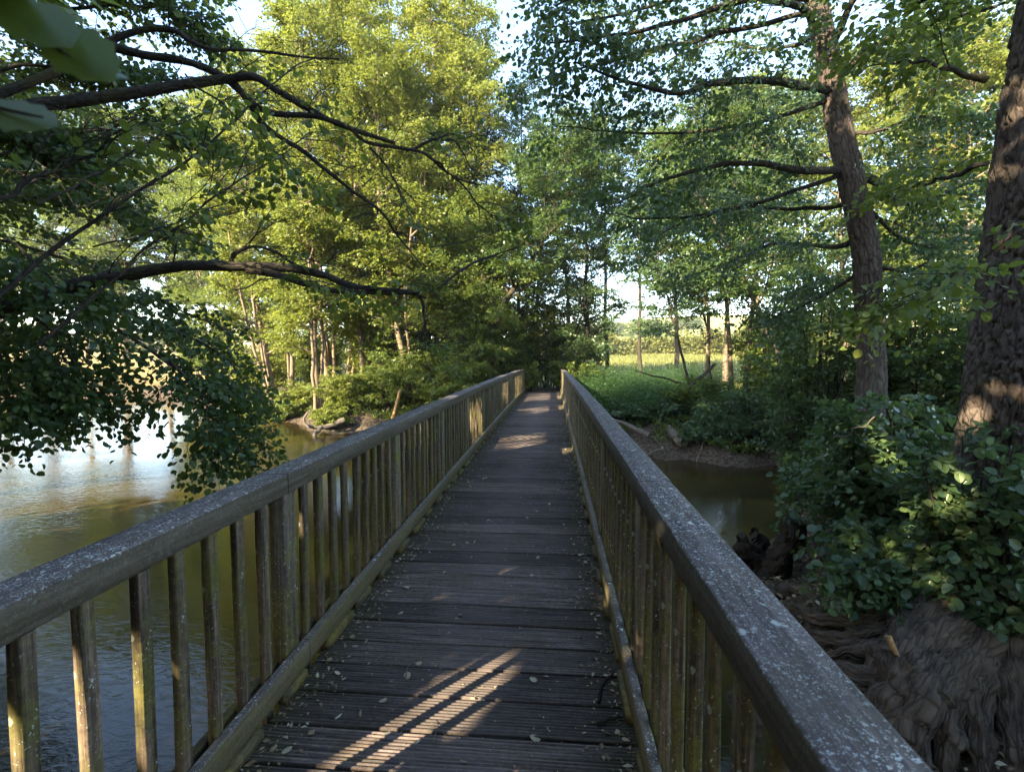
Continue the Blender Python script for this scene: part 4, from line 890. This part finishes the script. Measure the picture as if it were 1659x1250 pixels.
log('drift_branch', 'twisted pale branch lying at the edge of the dark water', 'branch', [(1030, 732, 15.2), (1050, 736, 15), (1062, 730, 14.9), (1074, 728, 14.8)], .05, .03, M['log'], 4)
log('leaning_stick', 'thin dry stick leaning at the water edge under the bush', 'stick', [(1126, 750, 14.6), (1134, 730, 14.7), (1142, 708, 14.8)], .025, .012, M['log'], 5)
log('fallen_branch', 'dark fallen branch reaching left over the nettles', 'branch', [(1118, 626, 18), (1075, 612, 17.8), (1030, 600, 17.6)], .05, .015, M['bark_dark'], 6)
log('fallen_branch', 'dark fallen stem propped among the thin trees', 'branch', [(1090, 655, 16.9), (1125, 622, 17.2), (1158, 590, 17.5)], .09, .05, M['bark_dark'], 7)
log('stump', 'dark broken stump standing in the river beside the right bank', 'stump', [(1240, 955, 6.6), (1258, 915, 6.6), (1278, 875, 6.55), (1288, 845, 6.5)], .16, .15, M['rotten'], 8, 40, .22, .05, 50)
log('stump', 'low crumbling stump at the water edge behind the right handrail', 'stump', [(1225, 930, 6.9), (1213, 898, 6.9), (1200, 868, 6.9)], .2, .1, M['rotten'], 9, 36, .6, .06, 40)
log('stump', 'jagged rotten stub between the crumbling stump and the broken stump', 'stump', [(1240, 905, 7.2), (1232, 880, 7.2), (1222, 868, 7.2)], .15, .11, M['rotten'], 10, 36, .6, .06, 40)
log('fallen_log', 'short round log lying below the broken stump', 'log', [(1245, 963, 5.9), (1275, 958, 5.9), (1310, 950, 5.95)], .09, .09, M['root'], 11, 18, .15, .012)
log('driftwood', 'splayed root wood sticking out of the left bank over the water', 'driftwood', [(560, 680, 20.2), (530, 692, 19.9), (495, 690, 19.6)], .14, .06, M['log'], 12)
log('driftwood', 'upright forked driftwood stick at the tip of the heap', 'driftwood', [(500, 694, 19.5), (492, 680, 19.5), (498, 666, 19.6)], .06, .03, M['log'], 13)
log('driftwood', 'slanting driftwood leg dipping into the river', 'driftwood', [(522, 690, 19.6), (512, 702, 19.4), (504, 716, 19.3)], .09, .06, M['log'], 14)
log('driftwood', 'long low driftwood log along the left waterline', 'driftwood', [(528, 700, 19.7), (560, 702, 19.6), (600, 697, 19.6)], .08, .05, M['bark_dark'], 15)
log('lit_branch', 'pale bare twig catching the sun on the near shrub', 'twig', [(1358, 706, 5.3), (1385, 695, 5.2), (1412, 676, 5.1)], .012, .007, M['log'], 16, 6, .1)
log('cut_root', 'cut root end glowing orange above the big roots', 'root stub', [(1452, 1065, 3.55), (1446, 1050, 3.5), (1440, 1030, 3.5)], .024, .021, M['cut'], 17, 12, .06, 0.0, 12, .004)

# ------------------------------------------------------------------ leaves and twigs lying on the deck
rng = np.random.default_rng(9)
def deck_leaf_mesh(k_):
    mb = MB(); out = [OVAL, ROUND, [(.15, .1), (.5, .17), (.85, .09)]][k_ % 3]
    leaves(mb, np.zeros((1, 3)), np.array([[1.0, 0, .05]]), np.array([[0, .15, 1.0]]), np.array([1.0]), out, rng.uniform(.1, .35), np.array([rng.random()]), rng.uniform(-.25, .1)); return mb
protos = [deck_leaf_mesh(q) for q in range(6)]; built = [None] * 6
spots = [(530, 1063), (655, 1096), (812, 995), (700, 1130), (762, 1135), (620, 1243), (508, 1187), (888, 1100), (926, 975), (960, 988), (942, 940), (660, 940), (700, 928), (588, 955), (668, 890), (746, 873), (870, 1108), (595, 1040), (738, 1005), (745, 1000)]
for k_ in range(230):
    q = k_ % 6
    if k_ < len(spots):
        px, py = spots[k_]; ray = FWD + RGT * ((px - 829.5) / F) - UPV * ((py - 625) / F); pt = CAM + ray * ((.012 - 1.6) / ray[2]); x, y_ = pt[0], pt[1]
    else:
        y_ = 1.5 + 14 * rng.random() ** 1.5; x = BX + (rng.uniform(-.74, .74) if rng.random() < .55 else rng.choice([-1, 1]) * (.74 - abs(rng.normal(0, .1))))
    if built[q] is None: o = protos[q].build('fallen_leaf', M['leaf_dry'], None, False, np.zeros(3)); built[q] = o
    else: o = built[q].copy(); COL.objects.link(o)
    s = rng.uniform(.02, .048); o.scale = (s, s, s); o.location = (x, y_, float(cam_z(y_)) + .005); o.rotation_euler = (rng.normal(0, .25), rng.normal(0, .2), rng.random() * 6.28)
    tag(o, 'small dry leaf lying on the dark grooved deck boards', 'leaf', 'dry leaves scattered on the deck')
mb = MB(); N = 7000; y_ = .8 + 20 * rng.random(N) ** 1.5; edge = rng.random(N) < .6
x = BX + np.where(edge, np.sign(rng.random(N) - .5) * (.76 - np.abs(rng.normal(0, .09, N))), rng.uniform(-.74, .74, N))
quads(mb, np.stack([x, y_, cam_z(y_) + .004], -1), np.stack([np.cos(y_ * 99), np.sin(y_ * 99), rng.normal(0, .2, N)], -1), np.array([0, 0, 1.0]) + rng.normal(0, .3, (N, 3)), rng.uniform(.006, .03, N) * (.5 + .5 * rng.random(N)) * np.where(edge, 1.5, .9), rng.random(N) ** 1.5, .45)
tag(mb.build('leaf_litter', M['leaf_dry']), 'fine crumbs of dry leaf scattered along the deck and its edges', 'litter', kind='stuff')
for k_, (pts, lab) in enumerate([([(585, 1085), (612, 1075), (634, 1060), (636, 1045)], 'long curved twig on the deck near the left edge'), ([(686, 988), (690, 970), (702, 960), (703, 950)], 'crooked thin twig left of the deck middle'),
                     ([(590, 985), (612, 970), (634, 958)], 'straight forked twig beside the left kick rail'), ([(657, 1110), (660, 1090), (672, 1075)], 'short bent twig near the lower left of the deck'), ([(702, 1212), (706, 1190), (698, 1175)], 'pale twig lying across the sun streaks'),
                     ([(970, 1145), (976, 1118), (995, 1098)], 'dark thick twig beside the right kick rail'), ([(968, 1182), (990, 1172), (1018, 1168)], 'knobbly dark twig near the lower right of the deck'), ([(708, 885), (716, 868), (718, 862)], 'thin twig hooked beside the far left leaves')]):
    L = []
    for px, py in pts:
        ray = FWD + RGT * ((px - 829.5) / F) - UPV * ((py - 625) / F); L.append(CAM + ray * ((.01 - 1.6) / ray[2]))
    L = smooth_line(L, 12); L[:, 2] = cam_z(L[:, 1]) + .008 + .006 * np.abs(np.sin(np.arange(12)))
    mb = MB(); r = .008 if k_ in (5, 6) else .0028; tube(mb, L - L[0], taper(12, r, r * .5), 6, .2, 30, k_)
    o = mb.build('twig', M['rotten'] if k_ in (5, 6) else M['log'], None, True, np.zeros(3)); o.location = L[0]; tag(o, lab, 'twig')
for o in list(bpy.data.objects):
    if '_b' in o: del o['_b']
